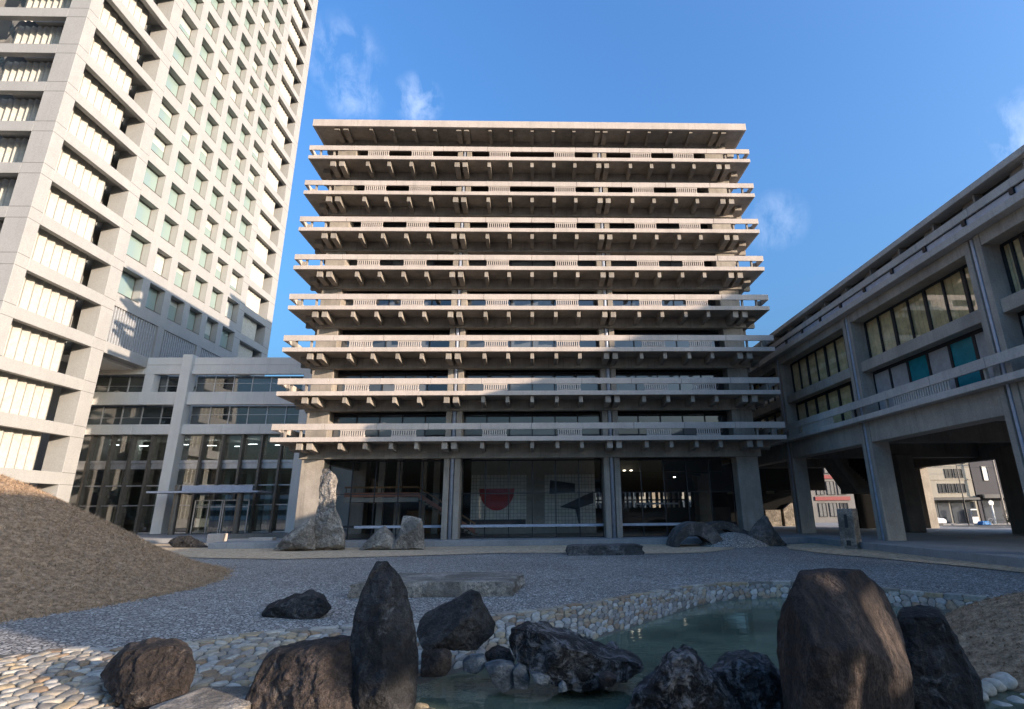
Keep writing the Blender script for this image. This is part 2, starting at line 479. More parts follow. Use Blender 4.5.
bank = MB()
for i in range(len(US) - 1):
    a, b_, c, d = US[i], US[i + 1], LS[i + 1], LS[i]
    for k in range(4):
        t0, t1 = k / 4, (k + 1) / 4
        bank.quad(a.lerp(d, t0), b_.lerp(c, t0), b_.lerp(c, t1), a.lerp(d, t1))
    e, f_ = Vector((d.x + 0.15, d.y - 0.8, -0.66)), Vector((c.x + 0.15, c.y - 0.8, -0.66))
    bank.quad(d, c, f_, e)
tag(bank.build('pond_bank', M['mortar'], smooth=True), kind='structure')

def vor_cells(pts):
    res = delaunay_2d_cdt([Vector(p) for p in pts], [], [], 0, 1e-6)
    vs, fs = res[0], res[2]
    cc, inc = [], {}
    for fi, f in enumerate(fs):
        a, b_, c = vs[f[0]], vs[f[1]], vs[f[2]]
        d = 2 * (a.x * (b_.y - c.y) + b_.x * (c.y - a.y) + c.x * (a.y - b_.y))
        if abs(d) < 1e-9:
            cc.append((a + b_ + c) / 3)
        else:
            a2, b2, c2 = a.length_squared, b_.length_squared, c.length_squared
            cc.append(Vector(((a2 * (b_.y - c.y) + b2 * (c.y - a.y) + c2 * (a.y - b_.y)) / d, (a2 * (c.x - b_.x) + b2 * (a.x - c.x) + c2 * (b_.x - a.x)) / d)))
        for i in f: inc.setdefault(i, []).append(fi)
    for i, fl in inc.items():
        p = vs[i]
        poly = [cc[k] for k in fl]
        poly.sort(key=lambda q: math.atan2(q.y - p.y, q.x - p.x))
        if len(poly) >= 4: yield p, poly

def stones_on(name, us, ls, cell, mat, v0=0.0, v1=1.0, h=0.04, gap=0.93, seed=1, skip=0.0):
    """rounded stones set in the bank between two lines"""
    rnd = random.Random(seed)
    n = len(us)
    su = [0.0]
    for i in range(1, n):
        su.append(su[-1] + ((us[i] - us[i - 1]).length + (ls[i] - ls[i - 1]).length) / 2)
    def at(s, v):
        s = min(max(s, 0), su[-1] - 1e-6)
        i = 0
        while i < n - 2 and su[i + 1] < s: i += 1
        t = (s - su[i]) / (su[i + 1] - su[i])
        return us[i].lerp(us[i + 1], t).lerp(ls[i].lerp(ls[i + 1], t), v)
    wmax = max((us[i] - ls[i]).length for i in range(n))
    def width(s):
        return (at(s, 0) - at(s, 1)).length
    pts = []
    s = 0.0
    rows = int(wmax / cell) + 3
    r = 0
    while s < su[-1]:
        for k in range(-1, rows):
            pts.append((s + rnd.uniform(-.36, .36) * cell, (k + (0.5 if r % 2 else 0) + rnd.uniform(-.36, .36)) * cell))
        s += cell * 0.95; r += 1
    mb = MB()
    for p, poly in vor_cells(pts):
        w = width(p.x)
        v = p.y / w
        if v < v0 + 0.03 or v > v1 or p.x < 0.1 or p.x > su[-1] - 0.1 or rnd.random() < skip: continue
        if max((q - p).length for q in poly) > cell * 1.5: continue
        g = gap * rnd.uniform(0.92, 1.06)
        hh = h * rnd.uniform(0.7, 1.4)
        # denser outline
        ring = []
        k = len(poly)
        for i in range(k):
            a, b_ = poly[i], poly[(i + 1) % k]
            ring += [a * 0.75 + b_ * 0.25, a * 0.25 + b_ * 0.75]
        k = len(ring)
        base = len(mb.v)
        tilt = (rnd.uniform(-.25, .25), rnd.uniform(-.25, .25))
        for sc, z in ((1.0, -0.4), (0.98, 0.35), (0.86, 0.78), (0.55, 0.98)):
            for q in ring:
                d = (q - p) * g * sc
                P = at(p.x + d.x, min(max((p.y + d.y) / w, 0.0), 1.3))
                zz = z * hh + (d.x * tilt[0] + d.y * tilt[1]) * 0.5 * (1 if z > 0 else 0)
                mb.v.append((P.x, P.y, P.z + zz))
        for lv in range(3):
            for i in range(k):
                j = (i + 1) % k
                mb.f.append((base + lv * k + i, base + lv * k + j, base + (lv + 1) * k + j, base + (lv + 1) * k + i)); mb.m.append(0)
        mb.f.append(tuple(base + 3 * k + i for i in range(k))); mb.m.append(0)
    return tag(mb.build(name, mat, smooth=True), kind='structure')
stones_on('cobble_paving', US, LS, 0.235, M['cobble'], v1=0.84, seed=4)

# rim course of squared kerb stones along the top of the bank
rim = MB()
rr = random.Random(8)
i = 0.0
dense = smooth_line([tuple(v) for v in US[5:]], 3)
acc_l, start = 0.0, dense[0]
for a, b_ in zip(dense, dense[1:]):
    acc_l += (b_ - a).length
    if acc_l > rr.uniform(0.28, 0.55):
        d = (b_ - start); nrm = Vector((-d.y, d.x, 0)).normalized() * rr.uniform(0.09, 0.13)
        p, q = start + d * 0.04, b_ - d * 0.04
        z = rr.uniform(0.015, 0.045)
        lo = [p + nrm, q + nrm, q - nrm, p - nrm]
        k = len(rim.v)
        rim.v += [(v.x, v.y, -0.1) for v in lo] + [(v.x + rr.uniform(-.01, .01), v.y + rr.uniform(-.01, .01), z) for v in lo]
        for f in ((4, 5, 6, 7), (0, 1, 5, 4), (1, 2, 6, 5), (2, 3, 7, 6), (3, 0, 4, 7)):
            rim.f.append(tuple(k + t for t in f)); rim.m.append(0)
        start = b_; acc_l = 0
tag(rim.build('kerb', M['cobble'], bevel=0.012), kind='structure')

# near shore under the foreground rocks, sloping into the water
NU = smooth_line([(-6.5, 3.0, -0.02), (-4, 3.0, -0.02), (-1, 3.0, -0.02), (2, 3, -0.02), (5, 3, -0.02), (9, 3, -0.02), (14, 3, -0.02)])
NL = smooth_line([(-6.0, 6.6, -0.14), (-4.3, 7.9, -0.22), (-1.3, 8.75, -0.40), (1.5, 8.3, -0.46), (4, 8.3, -0.46), (8, 8.4, -0.46), (14, 8.4, -0.46)])
nb = MB()
for i in range(len(NU) - 1):
    nb.quad(NL[i], NL[i + 1], NU[i + 1], NU[i])
    nb.quad(NL[i] + Vector((0, .9, -.25)), NL[i + 1] + Vector((0, .9, -.25)), NL[i + 1], NL[i])
tag(nb.build('near_bank', M['mortar'], smooth=True), kind='structure')
stones_on('near_cobble_paving', NL, NU, 0.20, M['cobble'], 0.0, 0.75, h=0.06, seed=9)
# stones lying on the pond bed, seen through the shallow water
stones_on('pond_bed_stones', smooth_line([(-3.4, 9.6, -.5), (-1.4, 11.2, -.6), (0.6, 12.4, -.6), (2.2, 14, -.6)]), smooth_line([(-1.6, 7.6, -.52), (0.8, 7.6, -.56), (3, 7.8, -.6), (5.2, 8.5, -.6)]), 0.26, M['bedstone'], h=0.07, seed=21, skip=0.25)

tag(MB().box(-17, 17, -5, 3.0, -0.7, -0.015).build('garden_path', M['gravel']), kind='structure')

# dry lawn strips
flat_poly('dry_lawn', [(-34, 46), (-24, 35), (-18, 31.4), (-13, 30.0), (-6.7, 31.2), (-2, 32.6), (3, 32.0), (6, 30.8), (9.3, 31.2), (11.7, 33.5), (13.4, 37.0), (13.2, 38.85), (-19, 38.85), (-20, 46)], [], 0.03, M['strip'], 'structure')
flat_poly('side_lawn', [(19.0, 38.5), (16.6, 37.2), (15.0, 33.2), (15.4, 29.6), (16.4, 26.4), (17.4, 22.5), (18.0, 19), (19.0, 19)], [], 0.03, M['strip'], 'structure')

# stepped plinth under the buildings
pl = MB()
pl.prism([(-22.0, 38.9), (19.0, 38.9), (19.0, -7.0), (42, -7.0), (42, 78), (-22, 78)], 0.0, 0.40, 'z')
tag(pl.build('pavement', M['paving'], bevel=0.02), kind='structure')
tag(MB().prism([(-60, 47.5), (-22.01, 47.5), (-22.01, 90), (-60, 90)], 0.0, 0.36, 'z').build('annex_pavement', M['paving']), kind='structure')

def hnoise(x, y, s, z=0.0):
    return noise.noise(Vector((x * s, y * s, z)))

def mound(name, cx, cy, rx, ry, H, z0, mat, prof, n=90, m=34, amp=0.06, rot=0.0):
    mb = MB()
    idx = []
    for j in range(m + 1):
        row = []
        r = j / m
        for i in range(n):
            a = 2 * math.pi * i / n
            x = rx * r * math.cos(a); y = ry * r * math.sin(a)
            x, y = x * math.cos(rot) - y * math.sin(rot), x * math.sin(rot) + y * math.cos(rot)
            wob = 1 + 0.05 * noise.noise(Vector((math.cos(a) * 1.3 + cx, math.sin(a) * 1.3, 3.1)))
            X, Y = cx + x * wob, cy + y * wob
            z = z0 + H * prof(r) + amp * hnoise(X, Y, 0.9, 5) * min(1, (1 - r) * 5) + amp * .4 * hnoise(X, Y, 3, 8) * min(1, (1 - r) * 5)
            row.append(len(mb.v)); mb.v.append((X, Y, z - (0.05 if j == m else 0)))
        idx.append(row)
    for j in range(m):
        for i in range(n):
            k = (i + 1) % n
            mb.f.append((idx[j][i], idx[j + 1][i], idx[j + 1][k], idx[j][k])); mb.m.append(0)
    o = mb.build(name, mat, smooth=True, fix=False)
    tag(o, kind='structure')
    return mb

def prof_big(r):
    # rounded dome with straight flanks and a soft foot
    return 0.5 * 0.5 * (1 + math.cos(math.pi * r)) + 0.5 * (1 - r * r) * (1 - 0.3 * r)

def blades(name, mb, count, hgt, seed, mat, keep=None):
    rnd = random.Random(seed)
    out = MB()
    tri = []
    for f in mb.f:
        a, b_, c, d = (Vector(mb.v[k]) for k in f)
        ar = ((b_ - a).cross(d - a)).length
        if keep and not keep(a): continue
        tri.append((ar, a, b_, c, d))
    tot = sum(t[0] for t in tri)
    for ar, a, b_, c, d in tri:
        e = ar / tot * count
        k = int(e) + (1 if rnd.random() < e - int(e) else 0)
        for _ in range(k):
            u, v = rnd.random(), rnd.random()
            p = a.lerp(b_, u).lerp(d.lerp(c, u), v)
            an = rnd.uniform(0, 6.28); w = rnd.uniform(0.008, 0.02)
            h = hgt * rnd.uniform(0.5, 1.3)
            dx, dy = math.cos(an) * w, math.sin(an) * w
            lx, ly = rnd.uniform(-1, 1) * h * 1.3, rnd.uniform(-1, 1) * h * 1.3
            n0 = len(out.v)
            out.v += [(p.x - dx, p.y - dy, p.z - .01), (p.x + dx, p.y + dy, p.z - .01), (p.x + lx, p.y + ly, p.z + h)]
            out.f.append((n0, n0 + 1, n0 + 2)); out.m.append(0)
    return tag(out.build(name, mat, fix=False), kind='stuff')

def foot_tufts(name, mb, n, m, count, seed, mat):
    rnd = random.Random(seed); out = MB()
    ring = [Vector(mb.v[m * n + i]) for i in range(n)]
    c = sum(ring, Vector()) / n
    for _ in range(count):
        i = rnd.randrange(n); p = ring[i].lerp(ring[(i + 1) % n], rnd.random())
        if p.x < -24 or p.y > 31: continue
        k = 1 + rnd.gauss(0, 0.018) + 0.012 * noise.noise(p * 1.1)
        p = c + (p - c) * k; p.z = rnd.uniform(0, .015)
        for _b in range(4):
            a = rnd.uniform(0, 6.28); h = rnd.uniform(.03, .11); w = .012
            dx, dy = math.cos(a) * w, math.sin(a) * w; q = p + Vector((rnd.uniform(-.04, .04), rnd.uniform(-.04, .04), 0))
            b0 = len(out.v)
            out.v += [(q.x - dx, q.y - dy, -.02), (q.x + dx, q.y + dy, -.02), (q.x + rnd.uniform(-1, 1) * h, q.y + rnd.uniform(-1, 1) * h, h)]
            out.f.append((b0, b0 + 1, b0 + 2)); out.m.append(0)
    return tag(out.build(name, mat, fix=False), kind='stuff')
mb = mound('grass_mound', -20.9, 18.7, 9.55, 10.4, 4.2, 0.0, M['grass'], prof_big, n=120, m=48, amp=0.10)
blades('dry_grass', mb, 60000, 0.085, 3, M['blade'], lambda p: p.x > -24 and p.y < 30)
foot_tufts('grass_tufts', mb, 120, 48, 6000, 7, M['blade'])
mb = mound('pond_mound', 11.2, 10.6, 4.2, 3.4, 1.25, -0.42, M['grass'], lambda r: (1 - r * r) ** 0.9, n=70, m=24, amp=0.05)
blades('pond_grass', mb, 14000, 0.035, 5, M['blade'])

# ================================================================== main office building
CX = -0.15
SXL, SXR, YF, YB = -18.5, 18.12, 38.2, 76.0
ZB = [7.079 + 3.2997 * i for i in range(9)]
ZB[8] = 33.36
FLOORS = 8
MAIN = empty('office_building', (CX, 40.2, 0.40), 'broad eight storey concrete office building ringed with balconies, at the back of the plaza', 'building')
A_ = MAIN
PC = 5.88          # inner column pairs
PO = 16.02         # outer columns
yc = 40.2          # column face

for i in range(FLOORS):
    z = ZB[i]
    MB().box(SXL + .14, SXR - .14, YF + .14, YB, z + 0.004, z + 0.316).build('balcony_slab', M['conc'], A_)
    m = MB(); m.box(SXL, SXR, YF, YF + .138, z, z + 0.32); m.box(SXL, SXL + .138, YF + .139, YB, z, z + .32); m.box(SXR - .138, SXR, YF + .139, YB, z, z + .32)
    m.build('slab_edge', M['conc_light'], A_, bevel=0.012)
    # soffit girders, a ring in two tiers behind the beam ends
    g = MB()
    zg = 1.02 if i == 0 else 0.80
    g.box(-17.15, 16.9, 40.05, 40.6, z - zg, z - 0.003)
    g.box(-17.15, -16.6, 40.61, 74.0, z - zg, z - 0.003)
    g.box(16.35, 16.9, 40.61, 74.0, z - zg, z - 0.003)
    g.box(-17.75, -17.18, 39.6, 74.5, z - 0.42, z - 0.004)
    g.box(16.93, 17.5, 39.6, 74.5, z - 0.42, z - 0.004)
    g.build('girder', M['conc'], A_, bevel=0.02)
    # balcony rail: long precast panels over an open gap, on short posts
    r = MB()
    rnd = random.Random(i)
    def run(a, b, fixed, axis):
        n = max(1, round((b - a) / 3.6)); s = (b - a) / n
        for k in range(n):
            p, q = a + k * s + 0.011, a + (k + 1) * s - 0.011
            e = rnd.uniform(-.006, .006)
            if axis == 'x': r.box(p, q, fixed + e, fixed + 0.11 + e, z + 0.83, z + 1.27)
            else: r.box(fixed + e, fixed + 0.11 + e, p, q, z + 0.83, z + 1.27)
    run(SXL - 0.02, SXR + 0.02, YF + 0.0, 'x')
    run(YF + 0.13, YB - 0.1, SXL, 'y')
    run(YF + 0.13, YB - 0.1, SXR - 0.11, 'y')
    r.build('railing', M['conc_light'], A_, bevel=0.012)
    for x in (SXL + 0.9, SXL + 2.0, SXR - 2.0, SXR - 0.9):
        MB().prism([(YF + 0.14, z + 0.32), (YF + 0.36, z + 0.32), (YF + 0.30, z + 1.2), (YF + 0.14, z + 1.2)], x - 0.06, x + 0.06, 'x').build('rail_post', M['conc'], A_)
    for y in (39.4, 43.0, 46.6):
        each('rail_post', [(x0, x0 + .2, y - 0.06, y + 0.06, z + 0.32, z + 1.2) for x0 in (SXL + 0.13, SXR - 0.33)], M['conc'], A_)


# projecting beam ends under every slab
BX = []
for s in (-1, 1):
    BX += [(CX + s * PC - 0.33, 0.40), (CX + s * PC + 0.33, 0.40), (CX + s * PO - 0.36, 0.42), (CX + s * PO + 0.36, 0.42)]
    BX += [(CX + s * d, 0.27) for d in (8.2, 9.98, 11.8, 13.55)]
BX += [(CX + d, 0.27) for d in (-3.56, -1.8, 0.0, 1.8, 3.56)]
def beam_end(m, x, w, z):
    tp = (0.5 if w < 0.3 else 0.52) if z < 33 else 0.2
    m.prism([(38.42, z - tp), (40.04, z - tp - 0.10), (40.04, z - 0.002), (38.42, z - 0.002)], x - w / 2, x + w / 2, 'x')
rest = MB()
for i in range(9):
    for x, w in BX:
        if i < 4:
            m = MB(); beam_end(m, x, w, ZB[i]); m.build('beam_end', M['conc'], A_, bevel=0.012)
        else:
            beam_end(rest, x, w, ZB[i])
for i in range(9):
    for k in range(17):
        y = 41.4 + k * 1.9
        for s, x in ((-1, -17.76), (1, 17.52)):
            rest.box(min(x, x + s * 0.6), max(x, x + s * 0.6), y - 0.15, y + 0.15, ZB[i] - 0.4, ZB[i] - 0.006)
tag(rest.build('beam_end', M['conc'], A_), kind='stuff')

# roof slab, roof house
MB().box(SXL + .2, SXR - .2, YF + .2, YB, ZB[8] + .004, 34.0).build('roof_slab', M['conc'], A_)
m = MB(); m.box(SXL, SXR, YF, YF + .198, ZB[8], 34.02); m.box(SXL, SXL + .198, YF + .199, YB, ZB[8], 34.02); m.box(SXR - .198, SXR, YF + .199, YB, ZB[8], 34.02)
m.build('roof_edge', M['conc_light'], A_, bevel=0.015)
g = MB(); g.box(-17.15, 16.9, 40.05, 40.6, ZB[8] - 0.62, ZB[8] - .003); g.box(-17.15, -16.6, 40.61, 74, ZB[8] - .62, ZB[8] - .003); g.box(16.35, 16.9, 40.61, 74, ZB[8] - .62, ZB[8] - .003)
g.build('girder', M['conc'], A_)
m = MB(); m.box(-8, 8, 51.5, 66, 34.03, 41.0); m.box(-8.6, 8.6, 50.9, 66.6, 41.003, 41.4)
m.build('roof_house', M['conc'], A_)

# columns
def col_pair(x):
    m = MB()
    m.box(x - 0.60, x - 0.19, yc, yc + 2.0, 0.40, 33.3)
    m.box(x + 0.19, x + 0.60, yc, yc + 2.0, 0.40, 33.3)
    m.box(x - 0.188, x + 0.188, yc + 0.5, yc + 1.9, 0.40, 33.3)
    o = m.build('column', M['conc'], A_, bevel=0.015)
    MB().tube((x, yc + 0.2, 0.37), (x, yc + 0.2, 33.2), 0.16, 12).build('drainpipe', M['pipe'], o, smooth=True)
col_pair(CX - PC); col_pair(CX + PC)
for s in (-1, 1):
    x = CX + s * PO
    MB().box(x - 0.80, x + 0.80, yc, yc + 1.1, 0.40, 33.3).build('column', M['conc'], A_, bevel=0.02)
for y in (53.0, 64.0, 74.0):
    for x in (CX - PO - 0.3, CX + PO + 0.3):
        MB().box(x - 0.6, x + 0.6, y - 0.8, y + 0.8, 0.40, 33.3).build('column', M['conc'], A_)
for x in (CX - PC, CX + PC):
    MB().box(x - 0.6, x + 0.6, 73.2, 74.6, 0.40, 33.3).build('column', M['conc'], A_)

# window bands
BAYS = [(-15.36, -6.64, 5), (-5.42, 5.12, 6), (6.34, 15.06, 5)]
rnd = random.Random(5)
for i in range(FLOORS):
    z0, z1 = ZB[i] + 0.325, ZB[i + 1] - (0.80 if i < 7 else 0.62)
    for b, (x0, x1, n) in enumerate(BAYS):
        f, p, bl = MB(), MB(), MB()
        yg = 41.35
        zt = z0 + 1.95
        f.box(x0, x1, yg - 0.05, yg + 0.05, z0, z0 + 0.10)
        f.box(x0, x1, yg - 0.05, yg + 0.05, zt - 0.035, zt + 0.035)
        f.box(x0, x1, yg - 0.05, yg + 0.05, z1 - 0.08, z1)
        w = (x1 - x0) / n
        for k in range(n + 1):
            x = x0 + k * w
            xa, xb = max(x0, x - 0.045), min(x1, x + 0.045)
            for q0, q1 in ((z0 + 0.101, zt - 0.036), (zt + 0.036, z1 - 0.081)):
                f.box(xa, xb, yg - 0.06, yg + 0.06, q0, q1)
        wo = f.build('window', M['metal_dark'], A_)
        for k in range(n):
            for q0, q1 in ((z0 + 0.1, zt - .036), (zt + 0.036, z1 - 0.08)):
                j = rnd.uniform(-.006, .006)
                p.quad((x0 + k * w + .046, yg + j, q0), (x0 + (k + 1) * w - .046, yg - j, q0), (x0 + (k + 1) * w - .046, yg - j + rnd.uniform(-.004, .004), q1), (x0 + k * w + .046, yg + j, q1))
        p.build('pane', M['gl_main'], wo, fix=False)
        # wall behind, either side of core and ends
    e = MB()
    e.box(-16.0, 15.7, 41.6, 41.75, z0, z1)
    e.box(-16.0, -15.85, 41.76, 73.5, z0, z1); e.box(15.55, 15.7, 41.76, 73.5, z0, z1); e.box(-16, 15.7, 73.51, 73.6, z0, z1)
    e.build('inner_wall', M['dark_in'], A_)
    # ribbed grilles standing in the gap of the rail
    for gx0, gx1 in ((CX - 13.55, CX - 11.8), (CX - 9.98, CX - 8.2), (CX - 3.56, CX - 1.8), (CX + 1.8, CX + 3.56), (CX + 8.2, CX + 9.98), (CX + 11.8, CX + 13.55)):
        q = MB()
        z = ZB[i]
        q.box(gx0, gx1, YF + 0.03, YF + 0.11, z + 0.323, z + 0.36)
        q.box(gx0, gx1, YF + 0.03, YF + 0.11, z + 0.76, z + 0.827)
        k = 11; s = (gx1 - gx0) / k
        for t in range(k):
            q.box(gx0 + t * s + 0.042, gx0 + (t + 1) * s - 0.042, YF + 0.03, YF + 0.11, z + 0.361, z + 0.759)
        q.box(gx0, gx1, YF + 0.115, YF + 0.15, z + 0.323, z + 0.48)
        q.build('rail_grille', M['conc_light'], A_)

# ground floor: glazed lobby
ZC = ZB[0] - 1.02
for b, (x0, x1, n) in enumerate(BAYS):
    f = MB()
    yg = 41.5
    for zz, h in ((0.401, 0.07), (1.22, 0.16), (3.55, 0.06), (ZC - 0.10, 0.098)):
        f.box(x0, x1, yg - 0.05, yg + 0.05, zz, zz + h)
    w = (x1 - x0) / n
    for k in range(n + 1):
        x = x0 + k * w
        for q0, q1 in ((0.472, 1.219), (1.381, 3.549), (3.611, ZC - 0.101)):
            f.box(max(x0, x - 0.035), min(x1, x + 0.035), yg - 0.06, yg + 0.06, q0, q1)
    wo = f.build('glass_wall', M['metal_dark'], A_)
    p = MB()
    p.quad((x0, yg, 0.45), (x1, yg, 0.45), (x1, yg, ZC - 0.1), (x0, yg, ZC - 0.1))
    p.build('pane', M['gl_clear'], wo, fix=False)
    MB().box(x0 + 0.02 + (2.2 if b == 0 else 0), x1 - 0.02 - (3.2 if b == 2 else 0), yg - 0.12, yg - 0.062, 1.18, 1.36).build('guard_rail', M['pipe'], wo)
MB().box(-16.4, 16.1, 41.6, 73.0, 0.402, 0.415).build('lobby_floor', M['floor_in'], A_)
MB().box(-5.6, 5.4, 49.0, 60.0, 0.38, ZB[0] - 0.01).build('core_wall', M['wall_in'], A_)
# tiled mural on the core: plain coloured tile fields (a generic stand-in)
mu_, n_, l_, b_ = new_mat('mural_tile')
v_ = pos_node(n_, l_)
br = n_.new('ShaderNodeTexBrick'); br.offset = 0; br.inputs['Scale'].default_value = 1.0; br.inputs['Mortar Size'].default_value = 0.015
br.inputs['Brick Width'].default_value = 0.3; br.inputs['Row Height'].default_value = 0.3
br.inputs['Color1'].default_value = (0.86, 0.84, 0.78, 1); br.inputs['Color2'].default_value = (0.70, 0.68, 0.64, 1); br.inputs['Mortar'].default_value = (0.25, 0.25, 0.23, 1)
mpp = n_.new('ShaderNodeMapping'); mpp.inputs['Rotation'].default_value = (R(90), 0, 0); l_.new(v_, mpp.inputs['Vector']); l_.new(mpp.outputs[0], br.inputs['Vector'])
l_.new(br.outputs[0], b_.inputs['Base Color']); b_.inputs['Roughness'].default_value = 0.35
MU = MB(); MU.box(-5.55, -0.7, 48.90, 48.985, 0.9, 5.4); MU.box(0.9, 5.35, 48.90, 48.985, 0.9, 5.4)
mural = MU.build('mural', mu_, A_)
d = MB()
n = 28
d.prism([(-3.3 + 1.55 * math.cos(math.pi + math.pi * k / n), 4.2 + 1.85 * math.sin(math.pi + math.pi * k / n)) for k in range(n + 1)], 48.85, 48.898)
d.build('red_tile_field', plain('red_tile', (0.45, 0.03, 0.04), 0.4), mural)
d = MB(); d.prism([(1.4, 4.9), (3.6, 4.6), (3.6, 3.8), (1.3, 3.7)], 48.85, 48.898); d.prism([(2.2, 2.6), (5.2, 3.9), (5.2, 2.9), (3.9, 2.5), (3.9, 0.95), (3.6, 2.4)], 48.85, 48.898); d.box(-5.5, -0.75, 48.85, 48.898, 1.0, 1.6)
d.build('dark_tile_field', plain('dark_blue_tile', (0.03, 0.033, 0.05), 0.4), mural)
# mezzanine and staircase in the left bay
s = MB()
s.box(-15.6, -9.6, 46.0, 49.5, 3.1, 3.45)
s.build('mezzanine', M['wall_in'], A_)
s = MB(); s.box(-15.6, -9.6, 45.90, 45.97, 3.5, 3.85); bo = s.build('balustrade', M['wood_red'], A_)
MB().box(-15.6, -9.6, 45.88, 45.99, 4.2, 4.34).build('handrail', M['wood'], bo)
each('baluster', [(-15.5 + k * .72, -15.45 + k * .72, 45.91, 45.96, 3.851, 4.199) for k in range(9)], M['metal_dark'], bo)
s = MB()
for k in range(16):
    s.box(-9.6 + k * 0.30, -9.6 + (k + 1) * 0.30 - 0.004, 46.0, 48.0, 3.22 - k * 0.19, 3.40 - k * 0.19)
st = s.build('staircase', M['conc'], A_)
MB().prism([(-9.59, 3.5), (-4.8, 0.55), (-4.8, 0.9), (-9.59, 3.85)], 45.90, 45.97).build('stair_balustrade', M['wood_red'], st)
MB().prism([(-9.59, 4.2), (-4.8, 1.25), (-4.8, 1.39), (-9.59, 4.34)], 45.88, 45.99).build('stair_handrail', M['wood'], st)
MB().box(-15.7, -5.65, 53, 53.3, 0.38, ZB[0] - .01).build('back_wall', M['dark_in'], A_)
each('inner_pillar', [(x, x + 0.55, 50.5, 50.9, 0.42, ZB[0] - .01) for x in (-14.2, -12.6, -10.4, -9.2, -7.4)], M['wall_in'], A_)
MB().box(-11.6, -8.6, 51.2, 51.4, 0.38, 2.4).build('wooden_door', M['wood'], A_)
# open right bay: slender pillars and rails against the daylight behind
rnd = random.Random(2)
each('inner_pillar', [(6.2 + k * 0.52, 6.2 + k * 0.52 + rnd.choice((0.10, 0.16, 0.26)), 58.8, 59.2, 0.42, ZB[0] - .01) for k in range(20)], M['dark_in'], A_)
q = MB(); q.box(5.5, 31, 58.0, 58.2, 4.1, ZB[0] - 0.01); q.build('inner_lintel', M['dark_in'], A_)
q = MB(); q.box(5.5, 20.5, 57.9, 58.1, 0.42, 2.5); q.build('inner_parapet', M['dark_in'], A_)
q = MB(); q.box(5.5, 16, 57.85, 58.15, 3.2, 3.35); q.build('inner_rail', M['dark_in'], A_)
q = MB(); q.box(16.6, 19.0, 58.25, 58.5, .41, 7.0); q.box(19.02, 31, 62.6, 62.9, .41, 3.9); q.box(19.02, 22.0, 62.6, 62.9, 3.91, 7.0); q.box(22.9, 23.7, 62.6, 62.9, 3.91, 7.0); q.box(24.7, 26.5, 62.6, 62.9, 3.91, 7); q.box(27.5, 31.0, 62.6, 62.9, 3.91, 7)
q.build('rear_wall', M['shade_black'], A_)  # shade behind the lobby pillars is put into this wall's colour
q = MB(); q.box(9.2, 13.0, 50, 50.2, 2.75, 2.9); q.build('lintel', M['pipe'], A_)
each('ceiling_beam', [(6.0, 15.4, 44.5 + k * 3.0, 44.9 + k * 3.0, 5.3, ZB[0] - .01) for k in range(5)], M['dark_in'], A_)
LAMP = emission('lit_ceiling_lamp', (1.0, 0.88, 0.7), 3.0)
for x, y, z in ((7.3, 44.2, 5.35), (7.85, 44.2, 5.35), (6.6, 48.2, 5.0), (7.2, 48.2, 5.0), (11.8, 46.0, 4.9)):
    m = MB(); m.tube((x, y, z), (x, y, z + 0.05), 0.10, 12); m.build('ceiling_lamp', LAMP, A_)

# ================================================================== right wing
WING = empty('office_wing', (21.2, 33.9, 0.36), 'long grey concrete wing raised on pillars over an open passage, right of the plaza', 'building')
XW, XS, XE = 21.2, 20.7, 38.0
WY0, WY1 = 18.6, 57.5
CY_ = [55.6, 44.7, 33.95, 23.0]
for y in CY_:
    m = MB()
    m.box(XW, XW + 1.15, y - 0.5, y - 0.17, 0.401, 14.85); m.box(XW, XW + 1.15, y + 0.17, y + 0.5, 0.401, 14.85)
    m.box(XW + 0.14, XW + 1.12, y - 0.168, y + 0.168, 0.401, 14.85)
    o = m.build('column', M['conc_wing'], WING, bevel=0.015)
    MB().box(XW + 0.02, XW + 0.135, y - 0.08, y + 0.08, 0.37, 14.8).build('drainpipe', M['metal_pale'], o, bevel=0.02)
for y in (52.4, 42.0, 31.0):
    MB().box(37.2, XE, y - 0.5, y + 0.5, 0.401, 14.85).build('column', M['conc_wing'], WING)
WB = [(CY_[i + 1] + 0.503, CY_[i] - 0.503) for i in range(3)] + [(WY0, CY_[3] - 0.503)]
MB().box(XS, XE + .4, WY0, WY1, 7.6, 7.93).build('balcony_slab', M['conc_rail'], WING, bevel=0.015)
MB().box(XS, XE + .4, WY0, WY1, 14.87, 15.24).build('roof_slab', M['conc_rail'], WING, bevel=0.015)
MB().box(XS + 0.12, XS + 0.3, WY0, WY1, 15.243, 15.6).build('roof_upstand', M['metal_pale'], WING)
m = MB(); m.box(20.55, XE, WY0, WY1, 16.6, 16.93); m.build('roof_canopy', M['conc_rail'], WING, bevel=0.02)
m = MB(); m.box(21.3, 21.5, WY0, WY1, 15.25, 16.597)
m.build('canopy_wall', M['dark_in'], WING)
y = WY0 + 0.6
while y < WY1 - 1:
    MB().prism([(20.95, 16.06), (21.28, 16.06), (21.28, 16.59), (21.15, 16.59)], y, y + 0.9).build('canopy_bracket', M['conc'], WING)
    MB().box(20.84, 21.28, y - 0.12, y - 0.005, 15.62, 16.55).build('canopy_post', M['conc'], WING)
    y += 2.72
m = MB(); y = WY0
while y < WY1 - 0.5:
    m.box(XS, XS + 0.11, y + 0.012, min(y + 3.62, WY1) - 0.012, 15.65, 16.06); y += 3.63
m.build('roof_railing', M['conc_rail'], WING, bevel=0.012)
each('rail_post', [(XS + 0.02, XS + 0.115, WY0 + 1.2 + k * 2.72, WY0 + 1.42 + k * 2.72, 15.36, 15.648) for k in range(14)], M['metal_dark'], WING)
m = MB(); y = WY0 + 1.05
